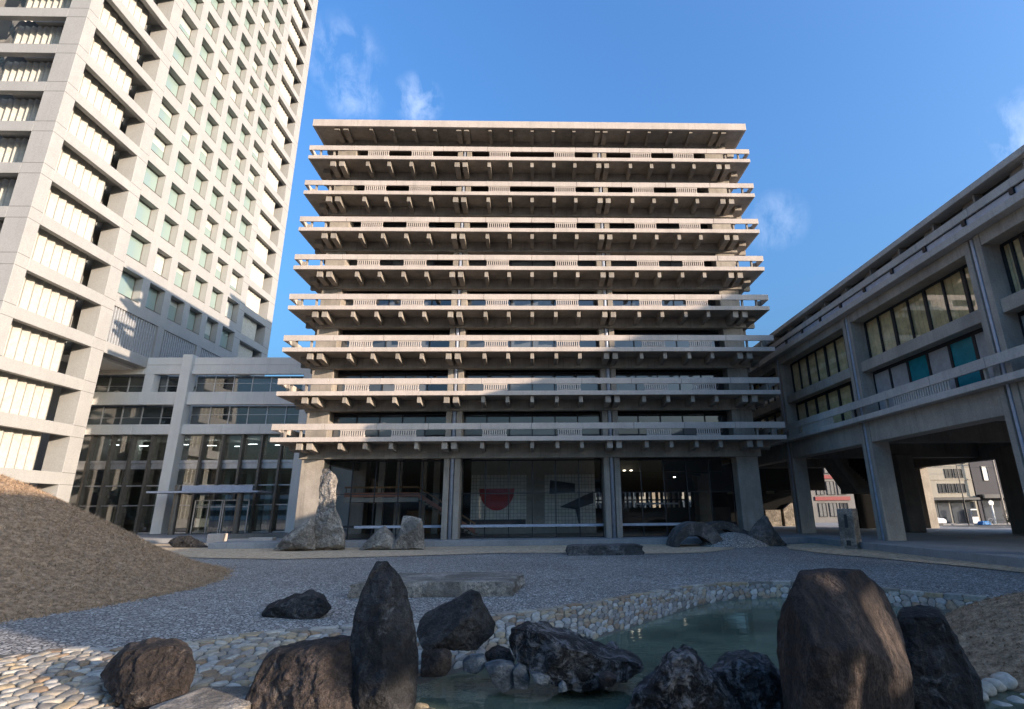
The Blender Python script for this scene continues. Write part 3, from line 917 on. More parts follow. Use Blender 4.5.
while y < 44.0:
    m.box(XS - 0.02, XS + 0.09, y + 0.012, min(y + 3.6, 44.0) - 0.012, 8.44, 8.92); y += 3.61
m.build('railing', M['conc_rail'], WING, bevel=0.012)
each('rail_post', [(XS + 0.1, XS + 0.24, WY0 + 1.25 + k * 3.61, WY0 + 1.37 + k * 3.61, 7.933, 8.8) for k in range(7)], M['conc_wing'], WING)
for g0, g1 in ((25.6, 30.0), (36.5, 41.0)):
    m = MB(); s = (g1 - g0) / 24
    for t in range(24): m.box(XS + 0.02, XS + 0.09, g0 + t * s + 0.045, g0 + (t + 1) * s - 0.045, 7.96, 8.435)
    m.box(XS + 0.02, XS + 0.09, g0, g1, 7.933, 7.958)
    m.build('rail_grille', M['conc_rail'], WING)
rnd = random.Random(17)
def fold(mb, x, y0, y1, z0, z1, amp=0.05, step=0.16):
    n = max(2, int((y1 - y0) / step))
    for k in range(n):
        a, b_ = y0 + (y1 - y0) * k / n, y0 + (y1 - y0) * (k + 1) / n
        xa = x + (amp if k % 2 else -amp) + rnd.uniform(-.01, .01); xb = x + (amp if (k + 1) % 2 else -amp)
        mb.quad((xa, a, z0), (xb, b_, z0), (xb, b_, z1), (xa, a, z1))
for bi, (y0, y1) in enumerate(WB):
    MB().box(XW + 0.03, XW + 0.9, y0, y1, 14.25, 14.868).build('upper_beam', M['conc_wing'], WING, bevel=0.015)
    MB().box(XW + 0.22, XW + 0.9, y0, y1, 10.82, 11.48).build('middle_beam', M['conc_wing'], WING, bevel=0.015)
    MB().box(XW + 0.06, XW + 1.1, y0, y1, 6.29, 7.598).build('lower_beam', M['conc_wing'], WING, bevel=0.02)
    XG = 22.15
    # upper windows with drawn beige drapes
    f = MB(); f.box(XG - .04, XG + .04, y0, y1, 11.483, 11.6); f.box(XG - .04, XG + .04, y0, y1, 14.14, 14.248)
    n = 7
    w = (y1 - y0) / n
    for k in range(n + 1):
        yy = y0 + k * w; hw = 0.10 if k % 2 else 0.05
        f.box(XG - .06, XG + .06, max(y0, yy - hw), min(y1, yy + hw), 11.601, 14.139)
    wo = f.build('window', M['metal_dark'], WING)
    p = MB(); p.quad((XG, y0, 11.6), (XG, y1, 11.6), (XG, y1, 14.14), (XG, y0, 14.14)); p.build('pane', M['gl_wing'], wo, fix=False)
    c = MB(); fold(c, XG + 0.10, y0, y1, 11.5, 14.2); c.build('curtain', M['curtain'], wo, fix=False)
    # lower windows: drapes in the far bays, grey and teal panels in the near ones
    n = 6
    w = (y1 - y0) / n
    f = MB(); f.box(XG - .04, XG + .04, y0, y1, 10.62, 10.818)
    for k in range(n + 1):
        yy = y0 + k * w
        f.box(XG - .06, XG + .06, max(y0, yy - 0.09), min(y1, yy + 0.09), 7.94, 10.619)
    wo = f.build('window', M['metal_dark'], WING)
    if bi in (0, 1):
        p = MB(); p.quad((XG, y0, 7.94), (XG, y1, 7.94), (XG, y1, 10.62), (XG, y0, 10.62)); p.build('pane', M['gl_wing'], wo, fix=False)
        c = MB(); fold(c, XG + 0.10, y0, y1, 7.94, 10.7); c.build('curtain', M['curtain'], wo, fix=False)
    else:
        for k in range(n):
            teal = (k in (1, 3))
            MB().box(XG - .02, XG + .02, y0 + k * w + .092, y0 + (k + 1) * w - .092, 7.94, 10.618).build('teal_panel' if teal else 'grey_panel', M['teal' if teal else 'panel_grey'], wo)
m = MB(); m.box(XG + 0.5, XG + 0.6, WY0, WY1, 7.94, 14.86); m.box(XG + .5, XE, WY0, WY0 + .2, 7.94, 14.86)
m.build('inner_wall', M['dark_in'], WING)
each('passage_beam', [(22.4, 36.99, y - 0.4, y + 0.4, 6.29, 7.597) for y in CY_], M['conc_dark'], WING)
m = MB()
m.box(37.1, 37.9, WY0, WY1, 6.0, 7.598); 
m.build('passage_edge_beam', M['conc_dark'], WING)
m = MB(); m.box(XE - .3, XE, WY0, WY1, 7.94, 14.86); m.build('rear_wall', M['conc_wing'], WING)
# passage: rough stone core, dark side wall, stair
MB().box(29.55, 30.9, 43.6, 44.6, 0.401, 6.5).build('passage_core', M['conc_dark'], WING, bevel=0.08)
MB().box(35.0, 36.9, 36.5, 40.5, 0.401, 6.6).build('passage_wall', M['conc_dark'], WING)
MB().box(31.2, 37.0, 53.0, 53.4, 0.401, 7.5).build('passage_wall', M['shade_black'], WING)  # coloured near-black to stand in for shade at the back of the passage
m = MB()
for k in range(15):
    m.box(27.6 - 0.0, 29.4, 47.0 + k * 0.3, 47.3 + k * 0.3 - .004, 3.75 + k * 0.2, 3.98 + k * 0.2)
m.box(26.4, 29.5, 44.7, 46.99, 3.45, 3.95)
m.prism([(24.6, 6.4), (26.4, 3.5), (26.4, 4.3), (25.2, 6.4)], 44.6, 46.6)
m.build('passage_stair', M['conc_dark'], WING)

# ================================================================== unseen block added to shade the plaza and let sun patches reach the rocks
BL = empty('shade_block', (22.5, 6, 0), 'unseen concrete block added to shade the plaza, pierced for sun patches', 'building')
m = MB(); m.box(21.0, 24.0, 8.0, 18.59, 0, 12.1); m.box(21.0, 24.0, -1.5, 7.99, 0, 13.3)
m.box(21.0, 21.4, -6.5, -4.41, 6.5, 13.3)
# added wall, its three openings placed to throw sun patches on the boulders
m.box(21.0, 21.4, -4.4, -1.51, 6.2, 13.3); m.box(21.0, 21.4, -4.4, -1.51, 0, 4.5)
m.box(21.0, 21.4, -1.72, -1.51, 4.501, 6.199); m.box(21.0, 21.4, -4.4, -3.42, 4.501, 6.199)
m.box(21.0, 21.4, -3.41, -3.02, 5.25, 6.199); m.box(21.0, 21.4, -3.01, -2.62, 4.501, 5.9); m.box(21.0, 21.4, -2.61, -1.73, 5.75, 6.199)
m.build('wall', M['conc_wing'], BL)
MB().box(21.02, 21.48, -5.7, -5.35, 0.0, 6.49).build('column', M['conc_wing'], BL)
OB = empty('shade_building', (70, 0, 0), 'unseen building added to cast the slanting shade over the balconies', 'building')
def along(s): return (79 + s, -13.4 - 1.49 * s)  # roof edge of the added building, slanted to shape the facade shade
a, b_, c, d = along(-30), along(0.0), along(0.01), along(24)
nrm = (9.0, 6.0)
m = MB(); m.prism([c, along(2.6), (along(2.6)[0] + nrm[0], along(2.6)[1] + nrm[1]), (c[0] + nrm[0], c[1] + nrm[1])], 0, 27.5, 'z'); m.prism([a, b_, (b_[0] + nrm[0], b_[1] + nrm[1]), (a[0] + nrm[0], a[1] + nrm[1])], 0, 31.4, 'z')
m.build('wall', M['annex'], OB, fix=True)

# buildings behind the photographer, mirrored in the glass and closing the horizon
for i, (x0, x1, y0, y1, h, lb) in enumerate(((-110, -62, -95, -75, 9, 'broad grey block far behind the garden, widest of those facing the lobby'), (-58, -18, -105, -82, 7, 'lower grey block behind the garden between two taller ones'), (-14, 26, -100, -80, 11, 'tallest grey block behind the garden'), (30, 70, -120, -98, 6, 'lowest grey block behind the garden'))):
    e = empty('building', ((x0 + x1) / 2, y1, 0), lb, 'building')
    m = MB(); m.box(x0, x1, y0, y1, 0, h); m.build('wall', M['annex'], e)
    for r_ in range(int(h / 3.6)):
        w = MB(); w.box(x0 + 1, x1 - 1, y1 + .004, y1 + .05, 1.4 + r_ * 3.6, 3.2 + r_ * 3.6); w.build('window_band', M['gl_main'], e)

# ================================================================== tall office tower on the left
XT, YT = -42.9, 41.55
TW = empty('office_tower', (-42.9, 41.55, 0.0), 'very tall pale tower with a grid of square windows, on the left', 'building')
ZJ = [18.99 + 4.326 * (k - 4) for k in range(24)]       # top of each storey's spandrel
ZTOP = ZJ[-1]
# columns on the plaza side face
for y0, y1 in ((YT, 42.72), (50.9, 52.42), (74.15, 75.7), (82.3, 84.1)):
    MB().box(XT - 1.9, XT, y0, y1, 0.0, ZTOP).build('column', M['tower'], TW, bevel=0.02)
MB().box(XT - 12.4, XT - 10.8, YT, YT + 1.4, 0, ZTOP).build('column', M['tower'], TW, bevel=0.02)
MB().box(XT - 20, XT - 12.405, YT + 0.6, YT + 1.4, 0, ZTOP).build('side_wall', M['tower'], TW)
G_ = 0.006
for k, z in enumerate(ZJ):
    # spandrels of the corner bays, butted between the columns
    for y0, y1 in ((42.723, 50.897), (75.703, 82.297)):
        MB().box(XT - 0.55, XT - G_, y0, y1, z - 1.06, z).build('spandrel', M['tower'], TW, bevel=0.015)
        MB().box(XT - 6, XT - 0.56, y0, y1, z - 0.5, z - 0.05).build('floor_slab', M['tower'], TW)
    MB().box(XT - 10.797, XT - 1.903, YT + G_, YT + 0.55, z - 1.06, z).build('spandrel', M['tower'], TW, bevel=0.015)
    # joints: thin dark sealant strips across the columns
j = MB()
for z in ZJ:
    for zz in (z - 1.06, z):
        for y0, y1 in ((YT, 42.72), (50.9, 52.42), (74.15, 75.7), (82.3, 84.1)):
            j.box(XT + 0.0, XT + 0.004, y0 + .02, y1 - .02, zz - 0.028, zz + 0.028)
        j.box(XT - 1.88, XT - 0.02, YT - 0.004, YT, zz - 0.028, zz + 0.028)
j.build('joint', plain('joint_sealant', (0.16, 0.15, 0.14), 0.8), TW)
rnd = random.Random(3)
def pleats(mb, p0, p1, z0, z1, n, depth, out):
    """upright folded screen between two plan points; out = unit plan normal"""
    a, b_ = Vector((*p0, 0)), Vector((*p1, 0)); o = Vector((*out, 0))
    for i in range(n):
        q0, q1 = a.lerp(b_, i / n), a.lerp(b_, (i + 0.62) / n); q2 = a.lerp(b_, (i + 1) / n)
        r1 = q1 + o * depth
        mb.quad((q0.x, q0.y, z0), (r1.x, r1.y, z0), (r1.x, r1.y, z1), (q0.x, q0.y, z1))
        mb.quad((r1.x, r1.y, z0), (q2.x, q2.y, z0), (q2.x, q2.y, z1), (r1.x, r1.y, z1))
for k in range(len(ZJ) - 1):
    z0, z1 = ZJ[k], ZJ[k + 1] - 0.55
    for y0, y1, yb in ((42.75, 50.88, 49.3), (75.72, 82.28, 81.0)):
        # glazed room set back behind the opening, its end turned inwards
        rc = 1.2 if y0 < 60 else 0.85
        b_ = MB(); pleats(b_, (XT - rc, y0 + 0.5), (XT - rc, yb), z0 - 0.04, z1 - 0.15, 7, 0.20, (1, 0))
        b_.build('blind', M['blind'], TW, fix=False)
        g = MB(); g.quad((XT - rc, yb + 0.05, z0 - .05), (XT - 3.4, y1 + 0.2, z0 - .05), (XT - 3.4, y1 + 0.2, z1), (XT - rc, yb + 0.05, z1))
        g.quad((XT - rc, y0, z0 - .05), (XT - rc, y0 + 0.5, z0 - .05), (XT - rc, y0 + 0.5, z1), (XT - rc, y0, z1))
        g.build('bay_glass', M['gl_annex'] if y0 < 60 else M['gl_clear'], TW, fix=False)
    b_ = MB(); pleats(b_, (XT - 8.0, YT + 1.6), (XT - 3.6, YT + 1.6), z0 - 0.04, z1 - 0.15, 7, 0.20, (0, -1))
    b_.build('blind', M['blind'], TW, fix=False)
    g = MB(); g.quad((XT - 3.55, YT + 1.6, z0), (XT - 2.0, YT + 2.3, z0), (XT - 2.0, YT + 2.3, z1), (XT - 3.55, YT + 1.6, z1))
    g.quad((XT - 10.9, YT + 3.4, z0), (XT - 8.05, YT + 1.6, z0), (XT - 8.05, YT + 1.6, z1), (XT - 10.9, YT + 3.4, z1))
    g.build('bay_glass', M['gl_tower'], TW, fix=False)
# window field of the face: piers, storey bands and deep square windows
WY = [52.42, 55.98, 59.62, 63.24, 66.90, 70.54, 74.15]
for i in range(1, 6):
    MB().box(XT - 1.0, XT - 0.004, WY[i] - 0.55, WY[i] + 0.55, ZJ[5] - 0.45, ZTOP).build('pier', M['tower'], TW)
def bounds(i):
    return (WY[i] + (0.553 if i else 0.003), WY[i + 1] - (0.553 if i < 5 else 0.003))
for k in range(5, len(ZJ)):
    z = ZJ[k]
    m = MB()
    for i in range(6):
        y0, y1 = bounds(i)
        m.box(XT - 1.0, XT - 0.008, y0, y1, z - 0.45, z + 0.925)
    m.build('storey_band', M['tower'], TW)
M['drawn'] = plain('pale_roller_blind', (0.42, 0.44, 0.40), 0.5)
nwin = 0
restw = MB()
def tower_window(m, y0, y1, z0, z1):
    e = rnd.uniform(-0.01, 0.01)
    m.mi = 0; ym = y0 + (y1 - y0) * 0.5
    m.quad((XT - 0.86, y0 + 0.06, z0 + 0.08), (XT - 0.86 + e, y1 - 0.06, z0 + 0.08), (XT - 0.86 + e, y1 - 0.06, z1 - 0.06), (XT - 0.86, y0 + 0.06, z1 - 0.06))
    if rnd.random() < 0.45:
        m.mi = 2; zb_ = z1 - (z1 - z0) * rnd.choice((0.25, 0.4, 0.4, 0.65, 0.9))
        m.quad((XT - 0.85, y0 + 0.07, zb_), (XT - 0.85, y1 - 0.07, zb_), (XT - 0.85, y1 - 0.07, z1 - 0.07), (XT - 0.85, y0 + 0.07, z1 - 0.07))
    m.mi = 1
    for b in ((XT - 0.9, XT - 0.80, y0, y0 + 0.059, z0, z1), (XT - 0.9, XT - 0.80, y1 - 0.059, y1, z0, z1), (XT - 0.9, XT - 0.80, y0 + .06, y1 - .06, z1 - .06, z1), (XT - 0.9, XT - 0.78, y0 + .06, y1 - .06, z0, z0 + 0.08)):
        m.box(*b)
    m.box(XT - 0.78, XT + 0.03, y0 + 0.02, y1 - 0.02, z0 + 0.005, z0 + 0.05)
for k in range(5, len(ZJ) - 1):
    z0, z1 = ZJ[k] + 0.93, ZJ[k + 1] - 0.455
    for i in range(6):
        y0, y1 = bounds(i)
        if nwin < 96:
            m = MB(); tower_window(m, y0, y1, z0, z1); m.build('window', [M['gl_tower'], M['metal_fin'], M['drawn']], TW, fix=False); nwin += 1
        else:
            tower_window(restw, y0, y1, z0, z1)
if restw.v: tag(restw.build('window', [M['gl_tower'], M['metal_fin'], M['drawn']], TW, fix=False), kind='stuff')
MB().box(XT - 1.2, XT - 0.96, 52.43, 74.1, 17.9, ZTOP).build('inner_wall', M['dark_in'], TW)
# louvred plant floor under the windows
zl0, zl1 = 19.0, ZJ[5] - 0.455
MB().box(XT - 1.9, XT - 0.006, 52.423, 74.147, 17.85, 19.0).build('spandrel', M['tower'], TW, bevel=0.015)
for i in (2, 4):
    MB().box(XT - 0.8, XT - 0.006, WY[i] - 0.5, WY[i] + 0.5, zl0 + .003, zl1).build('pier', M['tower'], TW)
for y0, y1 in ((52.43, WY[2] - .503), (WY[2] + .503, WY[4] - .503), (WY[4] + .503, 74.14)):
    m = MB(); n = int((y1 - y0) / 0.36); s = (y1 - y0) / n
    for t in range(n): m.box(XT - 0.5, XT - 0.12, y0 + t * s, y0 + t * s + 0.17, zl0 + .003, zl1)
    m.build('louvre', plain('grey_louvre', (0.36, 0.36, 0.36), 0.5), TW)
# body behind
m = MB(); m.box(XT - 40, XT - 6, YT + 6, 84.0, 0, ZTOP); m.box(XT - 6, XT - 3.2, 51.5, 75.6, 17.85, ZTOP)
m.build('tower_core', M['tower'], TW)
MB().box(XT - 6, XT - 1.25, 52.5, 74.1, 17.6, 17.84).build('soffit', M['annex'], TW)

# ================================================================== glazed annex between tower and main building
YP = 58.8
AN = empty('glass_annex', (-32, YP, 0.36), 'low glass fronted annex with flat pale fascia bands between tower and balconied building', 'building')
AX0, AX1, AXL = -37.86, -25.45, -60.0
MB().box(-38.94, AX0, YP - 0.6, YP + 0.6, 0.36, 19.3).build('column', M['annex'], AN, bevel=0.02)
MB().box(AX1, -24.4, YP - 0.6, YP + 0.6, 0.36, 19.0).build('column', M['annex'], AN, bevel=0.02)
def fascia(x0, x1, y, zs, name):
    for z0, z1 in zs:
        m = MB(); n = max(1, round((x1 - x0) / 3.9)); s = (x1 - x0) / n
        for k in range(n): m.box(x0 + k * s + .008, x0 + (k + 1) * s - .008, y - 0.25, y + 0.25, z0, z1)
        m.build(name, M['annex'], AN, bevel=0.012)
fascia(AX0 + .003, AX1 - .003, YP, [(17.14, 18.16), (18.185, 19.03), (13.72, 15.12), (10.5, 11.56)], 'fascia')
fascia(AXL, -38.943, YP, [(17.14, 18.16), (18.185, 19.03), (13.72, 15.12), (10.5, 11.56)], 'fascia')
MB().box(AX1 + .01, -18, YP - .2, YP + .2, 10.5, 19.0).build('side_wall', M['annex'], AN)
def glazing(x0, x1, y, z0, z1, n, rail=None):
    f = MB(); w = (x1 - x0) / n
    for k in range(n + 1):
        x = x0 + k * w
        f.box(max(x0, x - .05), min(x1, x + .05), y - .08, y + .08, z0, z1)
    if rail: 
        for k in range(n): f.box(x0 + k * w + .051, x0 + (k + 1) * w - .051, y - .05, y + .05, rail - .03, rail + .03)
    o = f.build('window', M['metal_light'], AN)
    p = MB()
    for k in range(n):
        e = rnd.uniform(-.012, .012)
        p.quad((x0 + k * w + .05, y + e, z0), (x0 + (k + 1) * w - .05, y - e, z0), (x0 + (k + 1) * w - .05, y - e, z1), (x0 + k * w + .05, y + e, z1))
    p.build('pane', M['gl_annex'], o, fix=False)
for z0, z1 in ((15.123, 17.137), (11.563, 13.717)):
    glazing(AX0, AX1, YP + 0.9, z0, z1, 6, z0 + 1.2)
    glazing(-58, -38.95, YP + 0.9, z0, z1, 9, z0 + 0.9)
each('short_pier', [(x - .5, x + .5, YP - 0.24, YP + 0.8, 15.123, 17.137) for x in (-42.4, -52)], M['annex'], AN)
# tall curtain wall with upright fins
def fins(xs, z0, z1):
    for x in xs:
        MB().box(x - .11, x + .11, YP - 0.05, YP + 0.55, z0, z1).build('fin', M['metal_fin'], AN)
fins([-35.6, -33.45, -31.38, -29.3, -27.22], 0.37, 10.49)
fins([-49.4, -47.25, -45.1, -42.98, -40.9], 0.37, 10.49)
cw = MB()
for x0, x1 in ((AX0, AX1), (AXL, -38.95)):
    for z0, z1 in ((7.5, 7.78), (5.1, 5.22), (3.1, 3.2), (0.37, 0.5)):
        cw.box(x0, x1, YP + 0.30, YP + 0.42, z0, z1)
    cw.box(x0, x1, YP + 0.44, YP + 0.47, 6.9, 7.5)
cwo = cw.build('curtain_wall', M['metal_light'], AN)
p = MB()
for x0, x1 in ((AX0, AX1), (AXL, -38.95)):
    p.quad((x0, YP + 0.5, 0.4), (x1, YP + 0.5, 0.4), (x1, YP + 0.5, 10.5), (x0, YP + 0.5, 10.5))
p.build('pane', M['gl_curtain'], cwo, fix=False)
# rooms behind the curtain wall
m = MB(); m.box(AXL, -25, YP + 1.2, YP + 9, 6.9, 7.3); m.box(AXL, -25, YP + 9, YP + 9.2, 0.4, 10.6); m.box(AXL, -25, YP + .6, YP + 9, 10.5, 10.6)
m.build('inner_floor', M['wall_in'], AN)
for x in (-54, -50.5, -46.2, -41.5, -36.6, -34.2, -31.8, -29.5, -27.0): each('inner_pillar', [(x - .3, x + .3, YP + 3.4, YP + 4.0, 0.4, 6.895), (x - .25, x + .25, YP + 5.4, YP + 5.9, 7.301, 10.49)], M['white'], AN)
m = MB()
for k in range(16): m.box(-50.0 + k * .55, -50.0 + (k + 1) * .55 - .004, YP + 1.6, YP + 3.2, 6.4 - k * .36, 6.75 - k * .36)
m.build('escalator', M['metal_light'], AN)
each('ceiling_lamp', [(-48.5 + k * 2.6, -47.5 + k * 2.6, YP + 4.2 + (k % 3), YP + 4.3 + (k % 3), 9.9, 9.93) for k in range(9)], emission('office_ceiling_lamp', (0.95, 0.97, 1), 4.0), AN)
MB().box(AXL, -19, YP + 9.3, 76, 0.36, 19.0).build('rear_block', M['annex'], AN)
# entrance canopy standing before the annex
CN = empty('entrance_canopy', (-32, 55.6, 0.36), 'thin flat entrance canopy on two steel posts before the glass annex', 'canopy')
MB().box(-37.6, -26.9, 54.6, 57.6, 4.25, 4.43).build('canopy_roof', M['metal_pale'], CN, bevel=0.02)
m = MB()
for k in range(4): m.box(-34.2 + k * 1.5, -33.1 + k * 1.5, 54.9, 57.3, 4.70 , 4.80); m.prism([(-34.2 + k * 1.5, 4.7), (-34.2 + k * 1.5 + .1, 4.7), (-33.6 + k * 1.5, 4.43), (-33.7 + k * 1.5, 4.43)], 55.0, 57.2)
m.box(-34.4, -27.6, 54.85, 54.95, 4.433, 4.95); 
m.build('roof_light', M['metal_pale'], CN)
for x in (-35.05, -28.95):
    MB().tube((x, 55.4, 0.36), (x, 55.4, 5.0), 0.30, 16).build('post', M['metal_fin'], CN, smooth=False)
DR = empty('entrance_doors', (-32, 57.8, 0.36), 'glazed entrance doors under the thin flat canopy', 'door')
m = MB()
for x in (-34.6, -33.2, -31.9, -31.7, -30.4, -29.2): m.box(x - .05, x + .05, 57.7, 57.8, 0.361, 3.6)
m.box(-34.6, -29.2, 57.81, 57.84, 2.9, 3.0); m.box(-34.6, -29.2, 57.81, 57.84, 3.55, 3.65)
m.build('door_frame', M['metal_light'], DR)
m = MB(); m.quad((-34.6, 57.85, .4), (-29.2, 57.85, .4), (-29.2, 57.85, 3.6), (-34.6, 57.85, 3.6)); m.build('pane', M['gl_curtain'], DR, fix=False)


# ================================================================== garden rocks
# outlines in metres (x, z) of each rock at its own distance; each is given its own depth and carved by random flat breaks
ROCKS = {
 'spire': (7.9, [(-2.17,1.69),(-2.01,1.69),(-1.92,1.61),(-1.81,1.49),(-1.72,1.35),(-1.64,1.07),(-1.56,0.78),(-1.5,0.49),(-1.5,0.21),(-1.52,-0.06),(-1.56,-0.16),(-2.25,-0.15),(-2.31,-0.05),(-2.37,0.23),(-2.43,0.5),(-2.44,0.79),(-2.42,1.08),(-2.33,1.36),(-2.27,1.52)]),
 'left_boulder': (8.4, [(-5.95,0.2),(-5.89,0.33),(-5.77,0.46),(-5.66,0.56),(-5.38,0.61),(-4.98,0.62),(-4.75,0.52),(-4.64,0.31),(-4.69,0.04),(-4.93,-0.07),(-5.26,-0.13),(-5.59,-0.03),(-5.84,0.08)]),
 'brown_boulder': (7.9, [(-3.78,-0.14),(-3.71,0.05),(-3.64,0.26),(-3.54,0.5),(-3.44,0.59),(-2.99,0.65),(-2.69,0.7),(-2.44,0.73),(-2.22,0.68),(-2.12,0.49),(-2.04,-0.17)]),
 'flat_dark': (14.2, [(-6.53,0.03),(-6.41,0.18),(-5.91,0.39),(-5.31,0.51),(-5.04,0.41),(-4.87,0.19),(-4.93,0.07),(-5.43,-0.1),(-6.36,-0.2)]),
 'tilted': (10.2, [(-2.03,0.36),(-2.0,0.52),(-1.89,0.64),(-1.37,0.87),(-1.08,1.01),(-0.95,0.96),(-0.82,0.71),(-0.64,0.44),(-0.68,0.3),(-0.98,0.07),(-1.38,0.11),(-1.91,0.15)]),
 'turtle': (9.6, [(-0.45,0.49),(-0.41,0.56),(-0.14,0.58),(0.12,0.54),(0.32,0.44),(0.49,0.39),(0.91,0.25),(1.15,0.14),(1.52,0.08),(1.76,0.0),(1.77,-0.09),(1.63,-0.17),(1.21,-0.28),(0.77,-0.34),(0.4,-0.25),(-0.09,-0.07),(-0.33,0.05),(-0.44,0.23)]),
 'lump_a': (8.5, [(1.21,-0.42),(1.3,-0.24),(1.38,-0.1),(1.64,0.02),(1.8,0.25),(1.97,0.41),(2.18,0.42),(2.37,0.32),(2.49,0.17),(2.65,0.02),(2.78,-0.45)]),
 'lump_b': (8.9, [(2.26,-0.57),(2.43,-0.21),(2.64,0.07),(2.97,0.21),(3.2,0.25),(3.37,0.23),(3.54,0.17),(3.71,-0.04),(3.75,-0.59)]),
 'big': (7.7, [(3.58,1.54),(4.01,1.56),(4.46,1.53),(4.54,1.44),(4.76,1.2),(4.86,0.92),(4.92,0.61),(4.9,0.2),(4.88,-0.25),(3.1,-0.22),(3.12,0.18),(3.1,0.48),(3.13,0.73),(3.24,1.03),(3.46,1.39)]),
 'behind': (8.7, [(4.94,-0.57),(5.16,0.45),(5.49,0.84),(5.74,0.88),(6.13,0.86),(6.21,0.68),(6.3,0.49),(6.38,0.24),(6.51,-0.04),(6.5,-0.34),(6.46,-0.62)]),
 'tall_stone': (36.6, [(-14.01,5.12),(-13.6,5.15),(-13.17,4.76),(-12.94,4.37),(-13.02,3.6),(-12.88,2.53),(-12.41,1.64),(-12.12,0.92),(-12.03,0.02),(-14.05,0.04),(-14.15,1.55),(-14.09,3.3),(-14.14,4.31)]),
 'wedge': (36.3, [(-14.31,2.02),(-14.67,1.87),(-15.07,1.51),(-15.81,0.91),(-16.52,0.08),(-13.78,0.05),(-14.01,1.62)]),
 'peak': (36.6, [(-9.65,1.54),(-10.19,1.15),(-11.24,0.01),(-8.52,-0.02),(-8.82,0.65),(-9.23,1.14)]),
 'stump': (36.4, [(-8.48,2.1),(-7.9,2.06),(-7.25,1.88),(-7.08,1.19),(-6.95,-0.02),(-9.16,-0.0),(-8.84,0.72),(-8.62,1.32)]),
 'dark_wedge': (41, [(-26.09,0.33),(-25.92,0.57),(-25.34,0.8),(-24.65,0.86),(-23.88,0.51),(-23.03,-0.0),(-23.7,-0.16),(-25.39,-0.08)]),
 'pointed': (36.4, [(13.89,0.8),(14.35,1.36),(15.12,1.93),(15.32,1.79),(15.68,0.97),(16.35,0.04),(16.46,-0.14),(14.69,-0.12),(13.97,0.37)]),
 'ss1': (9.9, [(-1.87,0.12),(-1.77,0.2),(-1.46,0.2),(-1.36,0.12),(-1.35,-0.09),(-1.43,-0.21),(-1.87,-0.23)]),
 'ss2': (9.8, [(-1.18,0.0),(-1.05,0.09),(-0.82,0.09),(-0.76,-0.05),(-0.92,-0.16),(-1.16,-0.13)]),
 'ss3': (9.5, [(-0.8,0.03),(-0.56,0.07),(-0.31,0.04),(-0.26,-0.09),(-0.32,-0.28),(-0.48,-0.37),(-0.63,-0.25)]),
 'ss4': (9.4, [(-0.35,-0.01),(-0.24,0.07),(-0.13,0.04),(-0.06,-0.15),(-0.1,-0.29),(-0.32,-0.28)]),
 'ss5': (9.2, [(-0.07,-0.02),(0.08,-0.01),(0.25,-0.06),(0.22,-0.17),(0.11,-0.18),(-0.02,-0.13)]),
 'ss6': (10.3, [(-0.87,0.0),(-0.65,0.11),(-0.41,0.04),(-0.32,-0.13),(-0.59,-0.17),(-0.83,-0.12)]),
 'ss7': (9, [(0.35,-0.14),(0.41,-0.09),(0.47,-0.13),(0.49,-0.21),(0.35,-0.23)]),
 'ss8': (8.9, [(0.94,-0.01),(1.09,0.04),(1.23,-0.04),(1.14,-0.14),(0.96,-0.11)]),
}

